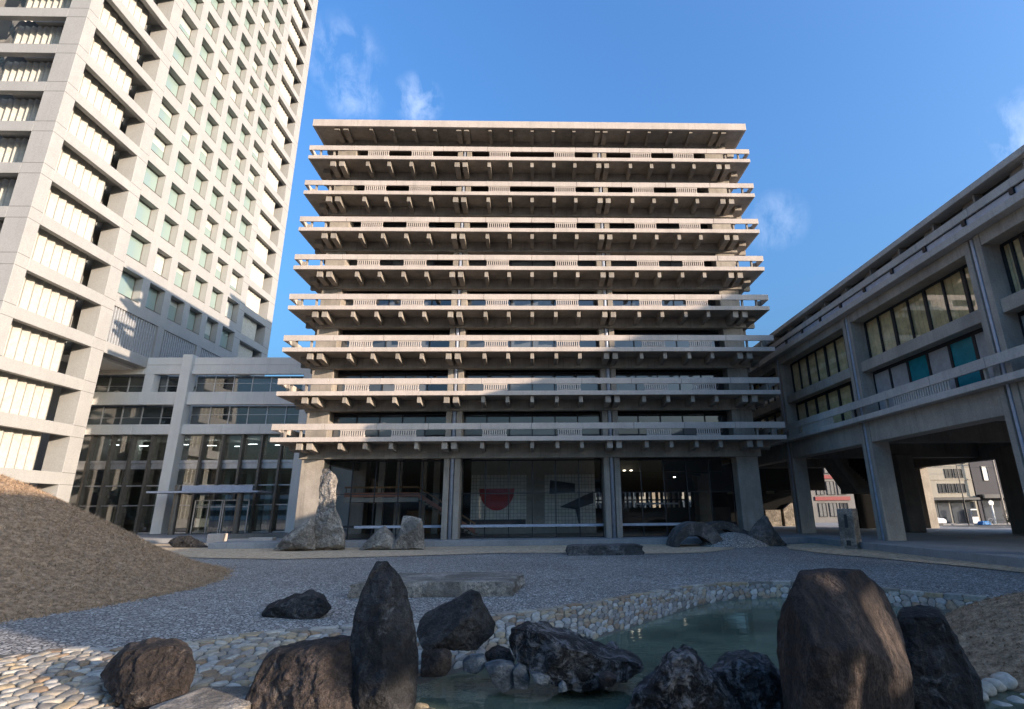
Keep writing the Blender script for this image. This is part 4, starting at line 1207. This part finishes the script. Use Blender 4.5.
def rock(name, key, depth, mat, label, cat='rock', group=None, seed=1, cuts=14, rough=0.05, p=6.0, lean=0.0, nz=1.0, cut_lo=0.68, dy=0.0, sub=150, rings=40, cut_dirs=()):
    rnd = random.Random(seed)
    Y, pts = ROCKS[key]
    P = [Vector((x, z)) for x, z in pts]
    # resample the outline
    per = [0.0]
    for a, b_ in zip(P, P[1:] + P[:1]): per.append(per[-1] + (b_ - a).length)
    out = []
    for k in range(sub):
        s = per[-1] * k / sub
        i = max(j for j in range(len(P)) if per[j] <= s + 1e-9)
        t = (s - per[i]) / max(per[i + 1] - per[i], 1e-9)
        out.append(P[i].lerp(P[(i + 1) % len(P)], t))
    c = sum(out, Vector((0, 0))) / sub
    xs = [q.x for q in out]; zs = [q.y for q in out]
    size = max(max(xs) - min(xs), max(zs) - min(zs))
    V, F = [], []
    yy = lambda s: depth * max(0.0, 1 - s ** p) ** (1 / p)
    rows = []
    for side in (-1, 1):
        for k in range(rings + 1):
            s = math.sin(math.pi / 2 * k / rings)
            if side == 1: s = math.sin(math.pi / 2 * (rings - k) / rings)
            if side == 1 and k == 0: continue
            y = side * yy(s)
            if s < 1e-6:
                rows.append([len(V)]); V.append(Vector((c.x, Y + y, c.y)))
            else:
                row = []
                for q in out:
                    d = c + (q - c) * s * (1 - 0.09 * abs(y) / depth)
                    row.append(len(V)); V.append(Vector((d.x, Y + y + lean * (d.y - min(zs)), d.y)))
                rows.append(row)
    for r0, r1 in zip(rows, rows[1:]):
        for k in range(sub):
            j = (k + 1) % sub
            if len(r0) == 1: F.append((r0[0], r1[k], r1[j]))
            elif len(r1) == 1: F.append((r0[k], r1[0], r0[j]))
            else: F.append((r0[k], r1[k], r1[j], r0[j]))
    C = Vector((c.x, Y, c.y))
    sk = c.x / Y                      # the rock's thickness runs back and outwards, not square to its broad face
    # flat breaks: anything beyond a plane is pressed back on to it
    planes = [Vector(d[:3]).normalized() for d in cut_dirs]
    fr = [d[3] for d in cut_dirs]
    for _ in range(cuts):
        a = rnd.uniform(0, 2 * math.pi); e = rnd.uniform(-0.5, 0.9)
        planes.append(Vector((math.cos(a) * 0.62, -1 if rnd.random() < .8 else 1, e * 0.75)).normalized())
    for pi_, n_ in enumerate(planes):
        sup = max((v - C).dot(n_) for v in V)
        h = sup * (fr[pi_] if pi_ < len(fr) else rnd.uniform(cut_lo, 0.95))
        for v in V:
            d = (v - C).dot(n_) - h
            if d > 0: v.y -= d * 0.96 / n_.y if abs(n_.y) > .3 else 0
    for v in V: v.x += sk * (v.y - Y)
    off = Vector((rnd.uniform(0, 50), rnd.uniform(0, 50), rnd.uniform(0, 50)))
    me_ = MB(); me_.v = [tuple(v) for v in V]; me_.f = F; me_.m = [0] * len(F)
    o = me_.build(name, mat, smooth=True)
    me = o.data
    nor = [v.normal.copy() for v in me.vertices]
    for v, nn in zip(me.vertices, nor):
        q = v.co / size * 1.0 + off
        r1 = noise.fractal(q * 2.6, 0.8, 2.1, 4)
        dv = noise.voronoi(q * 4.2 + noise.noise_vector(q * 3) * 0.35)[0]
        r2 = min(1.0, (dv[1] - dv[0]) * 2.2) - 0.5          # chipped facets with creases between
        r3 = noise.fractal(q * 13, 0.6, 2.2, 5)
        dv = noise.voronoi(q * 11)[0]
        r4 = min(1.0, (dv[1] - dv[0]) * 2.0) - 0.5
        v.co += nn * size * rough * nz * (0.36 * r1 + 0.40 * r2 + 0.36 * r3 + 0.16 * r4)
    s = o.modifiers.new('detail', 'SUBSURF'); s.levels = 1; s.render_levels = 1
    # origin at the foot
    zmin = min(v.co.z for v in me.vertices)
    ctr = Vector((C.x, C.y + dy, zmin))
    for v in me.vertices: v.co -= Vector((C.x, C.y, zmin))
    o.location = ctr
    return tag(o, label, cat, group)

rock('boulder', 'spire', 0.42, M['basalt'], 'tall pointed dark upright boulder in the foreground, standing at the water', seed=3, cuts=12, rough=0.026, p=6, cut_dirs=((-.85, -.75, .25, .52), (.9, -.7, .15, .50), (0.1, -1, .5, .7)))
rock('boulder', 'left_boulder', 0.62, M['brownrock'], 'rounded brown boulder on the cobbles, nearest the grass mound', seed=8, cuts=8, rough=0.038, cut_dirs=((-.9, -.6, .2, .6), (.8, -.8, 0, .62), (0, -.8, .9, .6)))
rock('boulder', 'brown_boulder', 0.75, M['brownrock'], 'broad brown boulder leaning against the tall pointed dark boulder on its left', seed=12, cuts=9, rough=0.032, p=6, cut_dirs=((-.6, -.9, .5, .6), (.4, -1, .1, .66), (-.2, -.7, 1, .62)))
rock('boulder', 'flat_dark', 0.65, M['basalt'], 'low dark boulder lying alone on the grey pebble paving', seed=5, cuts=10, rough=0.05)
rock('boulder', 'tilted', 0.62, M['basalt'], 'tilted wedge shaped black boulder propped on small stones beside the pointed boulder', seed=22, cuts=5, rough=0.026, cut_dirs=((-.45, -.7, .85, .45), (.35, -1, -.45, .5), (.9, -.7, .3, .6)), p=6, cut_lo=.6)
rock('boulder', 'turtle', 0.70, M['lichenrock'], 'long low dark boulder sloping down to the right into the pond', seed=31, cuts=10, rough=0.05)
rock('boulder', 'lump_a', 0.55, M['lichenrock'], 'knobbly grey black boulder with a hump, at the bottom edge of the pond', seed=41, cuts=6, rough=0.085)
rock('boulder', 'lump_b', 0.60, M['lichenrock'], 'rough grey black boulder tucked against the left side of the biggest boulder', seed=47, cuts=6, rough=0.08)
rock('boulder', 'big', 0.85, M['bigrock'], 'biggest boulder, brown with a flat top, in the right foreground', seed=52, cuts=7, rough=0.024, p=7, cut_lo=.7, cut_dirs=((-1.3, -.8, .1, .60), (.15, -1, .75, .52), (1.1, -.75, .55, .56), (-.3, -1, -.35, .66), (.5, -1, -.2, .7)))
rock('boulder', 'behind', 0.80, M['basalt'], 'dark boulder partly hidden behind the right side of the biggest boulder', seed=57, cuts=12, rough=0.05)
rock('standing_stone', 'tall_stone', 0.9, M['granite'], 'tallest upright granite slab before the left corner pillar', 'stone', seed=61, cuts=9, rough=0.03, p=3.6)
rock('split_stone', 'wedge', 0.8, M['granite'], 'triangular granite wedge leaning at the left foot of the tallest slab', 'stone', seed=63, cuts=5, rough=0.03, p=3.6)
rock('split_stone', 'peak', 0.8, M['granite'], 'small pointed granite stone between the tallest slab and the stump shaped stone', 'stone', seed=65, cuts=5, rough=0.03, p=3.2)
rock('split_stone', 'stump', 0.85, M['granite'], 'stump shaped upright granite stone with a flat top before the left glazed bay', 'stone', seed=67, cuts=8, rough=0.03, p=3.6)
rock('boulder', 'dark_wedge', 0.6, M['basalt'], 'low black boulder on the dry lawn before the entrance canopy', seed=69, cuts=6, rough=0.035)
rock('split_stone', 'pointed', 0.8, M['granite_dark'], 'dark pointed slab leaning beside the curved stones', 'stone', seed=71, cuts=6, rough=0.025, p=3.6)
rock('pond_stone', 'ss1', 0.28, M['brownrock'], 'squarish brown stone under the tilted black boulder', 'stone', seed=81, cuts=8, sub=48, rings=10)
rock('pond_stone', 'ss2', 0.22, M['pale_rock'], 'flat bluish grey stone in the shadow of the tilted black boulder', 'stone', seed=82, cuts=6, sub=48, rings=10)
rock('pond_stone', 'ss3', 0.26, M['pale_rock'], 'pale grey slab dipping into the water left of the long low boulder', 'stone', seed=83, cuts=8, sub=48, rings=10)
rock('pond_stone', 'ss4', 0.2, M['pale_rock'], 'narrow grey stone wedged between the pale slab and the long low boulder', 'stone', seed=84, cuts=6, sub=48, rings=10)
rock('pond_stone', 'ss5', 0.16, M['pale_rock'], 'small whitish stone under the long low boulder', 'stone', seed=85, cuts=6, sub=48, rings=10)
rock('pond_stone', 'ss6', 0.25, M['brownrock'], 'flat brownish stone on the bank above the pale slab', 'stone', seed=86, cuts=6, sub=48, rings=10)
rock('pond_stone', 'ss7', 0.1, M['pale_rock'], 'tiny pale stone standing in the shallow water', 'stone', seed=87, cuts=4, sub=40, rings=8)
rock('pond_stone', 'ss8', 0.2, M['brownrock'], 'low wet stone in the water below the tip of the long low boulder', 'stone', seed=88, cuts=6, sub=40, rings=8)

def small_stone(name, x, y, z, r, mat, label, group, seed):
    rnd = random.Random(seed)
    bm = bmesh.new(); bmesh.ops.create_icosphere(bm, subdivisions=3, radius=r)
    sx, sy, sz = rnd.uniform(1.0, 1.4), rnd.uniform(.8, 1.1), rnd.uniform(.5, .75); o_ = Vector((seed * 3.1, 0, 0))
    a = rnd.uniform(0, 3.1)
    for v in bm.verts:
        q = v.co / r
        k = 1 + .22 * noise.noise(q * 1.1 + o_) + .06 * noise.noise(q * 4 + o_)
        X, Y_ = v.co.x * sx * k, v.co.y * sy * k
        v.co = Vector((X * math.cos(a) - Y_ * math.sin(a), X * math.sin(a) + Y_ * math.cos(a), v.co.z * sz * k))
    me = bpy.data.meshes.new(name); bm.to_mesh(me); bm.free()
    me.materials.append(mat); me.polygons.foreach_set('use_smooth', [True] * len(me.polygons))
    o = bpy.data.objects.new(name, me); o.location = (x, y, z); COL.objects.link(o)
    return tag(o, label, 'stone', group)
for i_, (x, y, z, r) in enumerate(((-1.42, 8.30, -.30, .16), (-1.18, 8.16, -.36, .11), (-1.62, 8.55, -.30, .13), (-1.30, 8.62, -.42, .10), (-0.95, 8.42, -.44, .09), (-1.05, 8.75, -.46, .08), (-0.72, 8.25, -.44, .10), (-1.38, 8.02, -.26, .12))):
    small_stone('small_stone', x, y, z, r, M['goldrock'], 'small yellowish stone at the foot of the tall pointed boulder', 'small yellowish stones at the foot of the pointed boulder', i_ + 3)
for i_, (x, y, z, r) in enumerate(((6.55, 8.95, -.36, .17), (6.85, 9.15, -.33, .18), (7.15, 9.3, -.33, .16), (7.45, 9.42, -.32, .18), (7.8, 9.5, -.33, .17), (6.75, 8.7, -.46, .13), (7.1, 8.85, -.46, .14), (7.5, 9.0, -.46, .14), (6.4, 9.3, -.40, .13))):
    small_stone('edging_stone', x, y, z, r, M['cobble'], 'pale rounded edging stone between the small brown mound and the pond', 'edging stones below the small mound', i_ + 30)
# rough hewn bench slabs
def slab(name, x0, x1, y0, y1, z0, z1, mat, label, seed, skew=0.0, rough=0.05):
    rnd = random.Random(seed)
    mb = MB(); nx, ny, nz_ = 40, 14, 6
    idx = {}
    def vert(i, j, k):
        if (i, j, k) in idx: return idx[(i, j, k)]
        u, v, w = i / nx, j / ny, k / nz_
        x = x0 + (x1 - x0) * u + skew * v; y = y0 + (y1 - y0) * v; z = z0 + (z1 - z0) * w
        q = Vector((x, y, z + seed * 7.3))
        t = noise.fractal(q * 1.7, 0.8, 2.0, 4) * rough + noise.noise(q * 7) * rough * .35
        ex = (min(u, 1 - u)); 
        if ex < 0.08: z -= (0.08 - ex) * 1.6 * (w) * (z1 - z0) * (1 + t * 6)
        x += t * 1.5 + (0.12 * noise.noise(Vector((y * 2.1, z * 5, seed))) if i in (0, nx) else 0)
        y += noise.fractal(q * 2.3 + Vector((9, 0, 0)), 0.8, 2.0, 4) * rough * 1.4
        z += t * (0.35 if k == nz_ else 0.8)
        idx[(i, j, k)] = len(mb.v); mb.v.append((x, y, z)); return idx[(i, j, k)]
    def grid(fn, a, b_):
        for i in range(a):
            for j in range(b_):
                mb.f.append((fn(i, j), fn(i + 1, j), fn(i + 1, j + 1), fn(i, j + 1))); mb.m.append(0)
    grid(lambda i, j: vert(i, j, nz_), nx, ny); grid(lambda i, j: vert(i, j, 0), nx, ny)
    grid(lambda i, k: vert(i, 0, k), nx, nz_); grid(lambda i, k: vert(i, ny, k), nx, nz_)
    grid(lambda j, k: vert(0, j, k), ny, nz_); grid(lambda j, k: vert(nx, j, k), ny, nz_)
    o = mb.build(name, mat, smooth=False)
    for p in o.data.polygons: p.use_smooth = True
    e = o.modifiers.new('edge', 'EDGE_SPLIT'); e.split_angle = R(50)
    return tag(o, label, 'bench')
slab('stone_bench', -5.25, -0.62, 16.6, 19.2, -0.05, 0.40, M['granite'], 'long rough hewn granite slab lying on the pebble paving behind the pointed boulder', 2, 0.25)
slab('stone_bench', 1.75, 5.85, 30.4, 32.0, -0.05, 0.50, M['granite_dark'], 'small dark stone slab on the edge of the dry lawn before the lobby', 5, 0.1)
slab('stepping_slab', -4.75, -3.55, 7.6, 8.45, -0.15, 0.06, M['granite'], 'pale flat stone slab among cobbles between the two brown boulders', 6, 0.1, 0.02)

# curved split stones on the right of the lobby
def arch_stone(name, pts_o, pts_i, y0, y1, mat, label, seed):
    mb = MB(); n = len(pts_o); rows = []
    ny = 8
    for j in range(ny + 1):
        y = y0 + (y1 - y0) * j / ny
        row = []
        for x, z in pts_o + pts_i[::-1]:
            q = Vector((x * 1.3, y * 1.3, z * 1.3 + seed))
            row.append(len(mb.v)); mb.v.append((x + 0.06 * noise.noise(q), y + 0.14 * noise.noise(q * 0.8 + Vector((5, 0, 0))), z + 0.06 * noise.noise(q + Vector((0, 7, 0)))))
        rows.append(row)
    m_ = len(rows[0])
    for r0, r1 in zip(rows, rows[1:]):
        for i in range(m_):
            k = (i + 1) % m_
            mb.f.append((r0[i], r0[k], r1[k], r1[i])); mb.m.append(0)
    for r_ in (rows[0], rows[-1]):
        for i in range(n - 1):
            mb.f.append((r_[i], r_[i + 1], r_[m_ - 2 - i], r_[m_ - 1 - i])); mb.m.append(0)
    o = mb.build(name, mat, smooth=True)
    e = o.modifiers.new('edge', 'EDGE_SPLIT'); e.split_angle = R(45)
    return tag(o, label, 'stone')
def curve2(pts, k=5):
    return [(v.x, v.y) for v in smooth_line([(x, z, 0) for x, z in pts], k)]
arch_stone('curved_stone', curve2([(8.75, 0.0), (9.0, 0.75), (9.75, 1.36), (10.45, 1.54), (11.35, 1.2), (12.2, 0.0)]), curve2([(9.05, 0.0), (9.25, 0.4), (9.8, 0.68), (10.4, 0.68), (10.9, 0.5), (11.4, 0.0)]), 35.6, 37.6, M['granite_dark'], 'arched dark stone with a hollow beneath it, nearest the lobby guard rail', 3)
arch_stone('curved_stone', curve2([(11.2, 1.2), (12.1, 1.5), (13.0, 1.44), (14.1, 0.85), (15.5, -0.02)]), curve2([(11.5, 0.98), (12.1, 1.02), (12.8, 0.95), (13.6, 0.5), (14.5, -0.02)]), 36.7, 38.6, M['granite_dark'], 'long arched dark stone behind the hollow one, sloping down to the right', 8)
mound('gravel_mound', 12.9, 36.6, 2.3, 1.7, 0.85, 0.0, M['gravel'], lambda r: (1 - r * r), n=48, m=14, amp=0.04)

# sculpted stone post
SP = empty('stone_post', (18.7, 33.0, 0.0), 'upright grey stone post with a slot and a notch, before the pillars of the passage', 'sculpture')
m = MB()
prof = [(18.02, 0.0), (18.66, -0.55), (19.3, 0.0), (18.66, 0.6)]
def ring(s, z, k): return [(18.66 + (x - 18.66) * s + k, 33.0 + y * s, z) for x, y in prof]
lo, hi = ring(1.0, 0.0, 0.0), ring(1.0, 2.28, 0.06)
n0 = len(m.v); m.v += lo + hi
for i in range(4):
    j = (i + 1) % 4
    m.f.append((n0 + i, n0 + j, n0 + 4 + j, n0 + 4 + i)); m.m.append(0)
m.f.append((n0 + 4, n0 + 5, n0 + 6, n0 + 7)); m.m.append(0); m.f.append((n0 + 3, n0 + 2, n0 + 1, n0)); m.m.append(0)
m.build('shaft', M['granite'], SP, bevel=0.03)
dx, dy = 0.64, -0.55
def on_face(u, z): return Vector((18.02 + dx * u + z / 2.28 * 0.06, 33.0 + dy * u, z))
fn = Vector((dy, -dx, 0)).normalized()
m = MB()
for u0, u1, z0, z1 in ((0.42, 0.62, 1.2, 1.95), (0.38, 0.66, 0.2, 0.5)):
    a, b_, c, d = on_face(u0, z0), on_face(u1, z0), on_face(u1, z1), on_face(u0, z1)
    k = len(m.v)
    m.v += [tuple(q + fn * 0.004) for q in (a, b_, c, d)] + [tuple(q - fn * 0.05) for q in (a, b_, c, d)]
    for f in ((0, 1, 2, 3), (4, 7, 6, 5), (0, 4, 5, 1), (1, 5, 6, 2), (2, 6, 7, 3), (3, 7, 4, 0)): m.f.append(tuple(k + t for t in f)); m.m.append(0)
m.build('slot_shade_inlay', M['dark_in'], SP)  # dark inlay in the solid face; the slot's shade is in its colour

# ================================================================== low walls by the annex
for i, (x0, x1, y0, z1, lb) in enumerate(((-24.6, -23.4, 43.2, 0.85, 'low pale block beside the black boulder before the entrance canopy'), (-22.4, -20.9, 42.0, 0.5, 'short low pale block between the dry lawn and the annex doors'), (-20.6, -18.9, 41.4, 0.62, 'longest low pale block left of the leaning granite wedge'))):
    o = MB().box(x0, x1, y0, y0 + 0.6, 0, z1).build('low_wall', M['conc_light'], bevel=0.02); tag(o, lb, 'wall')
o = MB().box(-24.0, -19.2, 45.2, 45.6, 0, 0.75).build('low_wall', M['conc_dark']); tag(o, 'long dark low wall behind the pale blocks', 'wall')

# ================================================================== the street beyond the passage
def building(label, x0, x1, y0, y1, h, wall, wins, wmat, extra=None):
    e = empty('building', ((x0 + x1) / 2, y0, 0), label, 'building')
    MB().box(x0, x1, y0, y1, 0, h).build('wall', wall, e)
    for wx0, wx1, wz0, wz1 in wins:
        f = MB(); f.box(wx0 - .06, wx1 + .06, y0 - .10, y0 - .003, wz0 - .06, wz0 - .001); f.box(wx0 - .06, wx1 + .06, y0 - .10, y0 - .003, wz1 + .001, wz1 + .06)
        f.box(wx0 - .06, wx0 - .002, y0 - .10, y0 - .003, wz0, wz1); f.box(wx1 + .002, wx1 + .06, y0 - .10, y0 - .003, wz0, wz1)
        if wx1 - wx0 > .9: f.box((wx0 + wx1) / 2 - .03, (wx0 + wx1) / 2 + .03, y0 - .08, y0 - .003, wz0, wz1)
        w = f.build('window', M['metal_dark'], e)
        p = MB(); p.quad((wx0, y0 - .02, wz0), (wx1, y0 - .02, wz0), (wx1, y0 - .02, wz1), (wx0, y0 - .02, wz1)); p.build('pane', wmat, w, fix=False)
    return e
DARKC = concrete('weathered_white_render', (0.20, 0.19, 0.18), 0.4, board=False)
CREAM = concrete('cream_render', (0.34, 0.31, 0.255), 0.3, board=False)
DARKW = concrete('charcoal_cladding', (0.075, 0.072, 0.078), 0.2, board=False)
ws = []
for r_ in range(6):
    for c_ in range(3):
        if (r_ * 3 + c_) % 5 != 3: ws.append((55.9 + c_ * 1.35, 56.9 + c_ * 1.35, 4.2 + r_ * 2.0, 5.35 + r_ * 2.0))
CB = building('cream rendered building with dark square windows, seen through the passage', 53.0, 60.8, 75.0, 88, 17, CREAM, ws, M['gl_main'])
m = MB()
for z in (3.55, 5.9, 8.1): m.box(53.0, 60.8, 74.9, 74.997, z, z + .08)
m.build('cornice', CREAM, CB)
SH = MB(); SH.box(53.2, 60.6, 74.0, 74.996, 3.2, 3.5); SH.build('shop_canopy', M['metal_dark'], CB)
for x in (53.4, 55.2, 57.1, 58.9): MB().box(x, x + 1.6, 74.93, 74.996, 0.2, 3.0).build('shop_window', M['gl_main'], CB)
DB = building('charcoal clad building with one bright upright window, seen through the passage', 61.0, 74.0, 75.0, 90, 14, DARKW, [(62.55, 63.3, 5.8, 7.7)], M['white'])
MB().box(61.2, 73, 74.2, 74.996, 3.4, 3.9).build('shop_canopy', M['metal_dark'], DB)
MB().box(61.5, 64.0, 74.93, 74.996, 0.2, 3.2).build('shop_window', M['gl_main'], DB)
RB = building('white building with red bands, glimpsed between the far pillars', 37.6, 44.5, 75.5, 84, 13, DARKC, [(39.0 + k * 1.5, 40.0 + k * 1.5, 1.2 + r_ * 2.9, 2.9 + r_ * 2.9) for k in range(3) for r_ in range(4)], M['gl_main'])
RED = plain('red_sign_band', (0.22, 0.025, 0.025), 0.5)
m = MB()
for z in (3.3, 6.2): m.box(38.6, 43.5, 75.35, 75.497, z, z + .5)
m.build('sign_band', RED, RB)
BB = building('grey office block beyond the lobby, seen through its back windows', -4, 34, 112, 125, 13, CREAM, [(-3 + k * 2.6, -1.2 + k * 2.6, 1.5 + r_ * 3.4, 3.6 + r_ * 3.4) for k in range(14) for r_ in range(3)], M['gl_main'])
FB = building('long grey block closing the street far behind the cream building', 74.5, 130, 96, 110, 12, M['annex'], [(76 + k * 3, 78 + k * 3, 2 + r_ * 3.6, 4 + r_ * 3.6) for k in range(17) for r_ in range(3)], M['gl_main'])
# sunlit rubble wall pieces behind the far pillars
o = MB().box(25.9, 27.6, 62.0, 62.5, 0.36, 2.15).build('rubble_wall', M['granite']); tag(o, 'lower sunlit rubble wall behind the lobby pillar', 'wall')
o = MB().prism([(27.95, .36), (29.2, .36), (29.2, 2.9), (28.9, 2.9), (27.95, 2.2)], 62.0, 62.5).build('rubble_wall', M['granite']); tag(o, 'taller sunlit rubble wall with a sloping top beside the far passage pillar', 'wall')
MB().box(40, 140, 55, 57.2, 0.0, 0.14).build('street_pavement', M['paving'])['kind'] = 'structure'
MB().box(40, 140, 71.5, 74.9, 0.0, 0.14).build('far_pavement', M['paving'])['kind'] = 'structure'
o = MB().box(40.0, 140, 64.2, 64.35, 0.003, 0.006).build('road_marking', M['white']); tag(o, kind='structure')
# car
CAR = empty('parked_car', (48.2, 68.0, 0.0), 'small white parked car seen through the passage beside the grey pillar', 'car')
wp = plain('white_car_paint', (0.75, 0.75, 0.75), 0.25, spec=0.7)
m = MB(); m.prism([(-0.95, .35), (3.0, .35), (3.05, .75), (2.75, .95), (2.1, 1.0), (1.5, 1.5), (-0.5, 1.55), (-0.95, 1.1)], 0, 1.65)
m.v = [(x + 47.25, y + 67.2, z) for x, y, z in m.v]; body = m.build('body', wp, CAR, bevel=0.08)
m = MB(); m.prism([(-0.4, 1.05), (1.95, 1.02), (1.42, 1.44), (-0.35, 1.48)], -0.01, 1.66); m.v = [(x + 47.25, y + 67.2, z) for x, y, z in m.v]; m.build('side_windows', M['gl_main'], body)
for x in (47.25, 49.45):
    for y in (67.22, 68.7):
        w = MB().tube((x, y, .32), (x, y + .16, .32), .32, 18).build('wheel', M['metal_dark'], CAR)
m = MB(); m.box(46.25, 46.31, 67.3, 67.6, .85, 1.05); m.build('tail_light', RED, CAR); m = MB(); m.box(46.25, 46.31, 68.45, 68.75, .85, 1.05); m.build('tail_light', RED, CAR)
# blue delivery tarpaulin box, lamp, sign, shrub
BT = plain('blue_tarpaulin', (0.02, 0.19, 0.5), 0.5)
o = MB().prism([(0, 0), (1.35, 0), (1.25, .42), (0.95, .5), (0.2, .46)], 0, 0.9); o.v = [(x + 57.6, y + 71.0, z + .003) for x, y, z in o.v]
o = o.build('covered_bicycle_trailer', BT, bevel=0.08); tag(o, 'low thing under a bright blue cover on the street', 'trailer')
LP = empty('street_lamp', (55.6, 70.6, 0), 'slim dark lamp post before the cream building', 'lamp')
MB().tube((55.6, 70.6, 0), (55.6, 70.6, 8.6), .08, 10, .05).build('pole', M['metal_dark'], LP)
MB().box(55.2, 55.55, 70.5, 70.7, 8.4, 8.6).build('lamp_head', M['metal_dark'], LP)
SG = empty('round_sign', (60.4, 72.2, 0.14), 'round pale sign on a post before the charcoal building', 'sign')
MB().tube((60.4, 72.2, .14), (60.4, 72.2, 2.6), .16, 10).build('post', M['white'], SG)
MB().tube((60.4, 72.1, 2.75), (60.4, 72.25, 2.75), .34, 20).build('sign_plate', M['white'], SG)
UP = empty('utility_pole', (62.9, 73.2, 0.14), 'grey utility pole with wires before the charcoal building', 'pole')
MB().tube((62.9, 73.2, .14), (62.9, 73.2, 9.5), .13, 10, .10).build('pole', M['conc_wing'], UP)
MB().box(62.1, 63.7, 73.15, 73.25, 8.6, 8.72).build('cross_arm', M['metal_dark'], UP)
for zz in (8.75, 8.3, 7.4):
    MB().tube((40, 73.2, zz + .6), (62.9, 73.2, zz), .025, 5).build('wire', M['metal_dark'], UP)
VM = empty('vending_machine', (59.4, 74.4, 0.14), 'pale vending machine against the cream building front', 'machine')
MB().box(59.0, 59.9, 74.1, 74.85, .14, 2.0).build('cabinet', M['white'], VM, bevel=.03)
MB().box(59.08, 59.82, 74.06, 74.098, 1.0, 1.85).build('display', M['gl_main'], VM)
for i_, (bx, by, lb) in enumerate(((58.3, 70.3, 'bicycle parked nearest the slim lamp post'), (61.0, 70.0, 'bicycle parked right of the blue cover'))):
    BK = empty('bicycle', (bx, by, 0), lb, 'bicycle')
    for wx in (bx - .52, bx + .52):
        w_ = MB()
        for k in range(16):
            t0, t1 = 2 * math.pi * k / 16, 2 * math.pi * (k + 1) / 16
            w_.tube((wx + .33 * math.cos(t0), by, .34 + .33 * math.sin(t0)), (wx + .33 * math.cos(t1), by, .34 + .33 * math.sin(t1)), .022, 5)
        w_.build('wheel', M['metal_dark'], BK)
    f_ = MB()
    for a_, b__ in (((-.52, .34), (-.15, .85)), ((-.15, .85), (.38, .82)), ((.38, .95), (.52, .34)), ((-.15, .85), (0, .32)), ((0, .32), (.38, .82)), ((-.52, .34), (0, .32))):
        f_.tube((bx + a_[0], by, a_[1]), (bx + b__[0], by, b__[1]), .02, 6)
    f_.build('frame', M['metal_light'], BK)
    MB().box(bx - .28, bx - .04, by - .07, by + .07, .9, .96).build('saddle', M['metal_dark'], BK)
    MB().tube((bx + .36, by - .27, 1.0), (bx + .36, by + .27, 1.0), .016, 6).build('handlebar', M['metal_dark'], BK)
def shrub(x, y, h, w, label, seed):
    rnd = random.Random(seed)
    e = empty('shrub', (x, y, .1), label, 'shrub')
    MB().tube((x, y, .1), (x, y, h * .6), .05, 6).build('stem', M['dark_in'], e)
    m = MB()
    for _ in range(420):
        a = rnd.uniform(0, 6.28); r_ = w * rnd.random() ** .5; z = .35 + (h - .35) * rnd.random() ** .8
        r_ *= math.sin(min(1, (z / h)) * 3.0) * .6 + .5
        p = Vector((x + r_ * math.cos(a), y + r_ * math.sin(a), z)); q = Vector((rnd.uniform(-1, 1), rnd.uniform(-1, 1), rnd.uniform(-1, 1))) * .09
        u = Vector((rnd.uniform(-1, 1), rnd.uniform(-1, 1), rnd.uniform(-1, 1))) * .09
        m.quad(p, p + q, p + q + u, p + u)
    m.build('foliage', LEAF, e, fix=False)
LEAF = plain('evergreen_leaf', (0.035, 0.055, 0.022), 0.6, var=0.4)
shrub(61.9, 71.2, 2.0, .7, 'dark shrub on the pavement right of the round sign', 4)
shrub(60.0, 69.2, .9, .35, 'small low shrub near the foot of the round sign', 6)
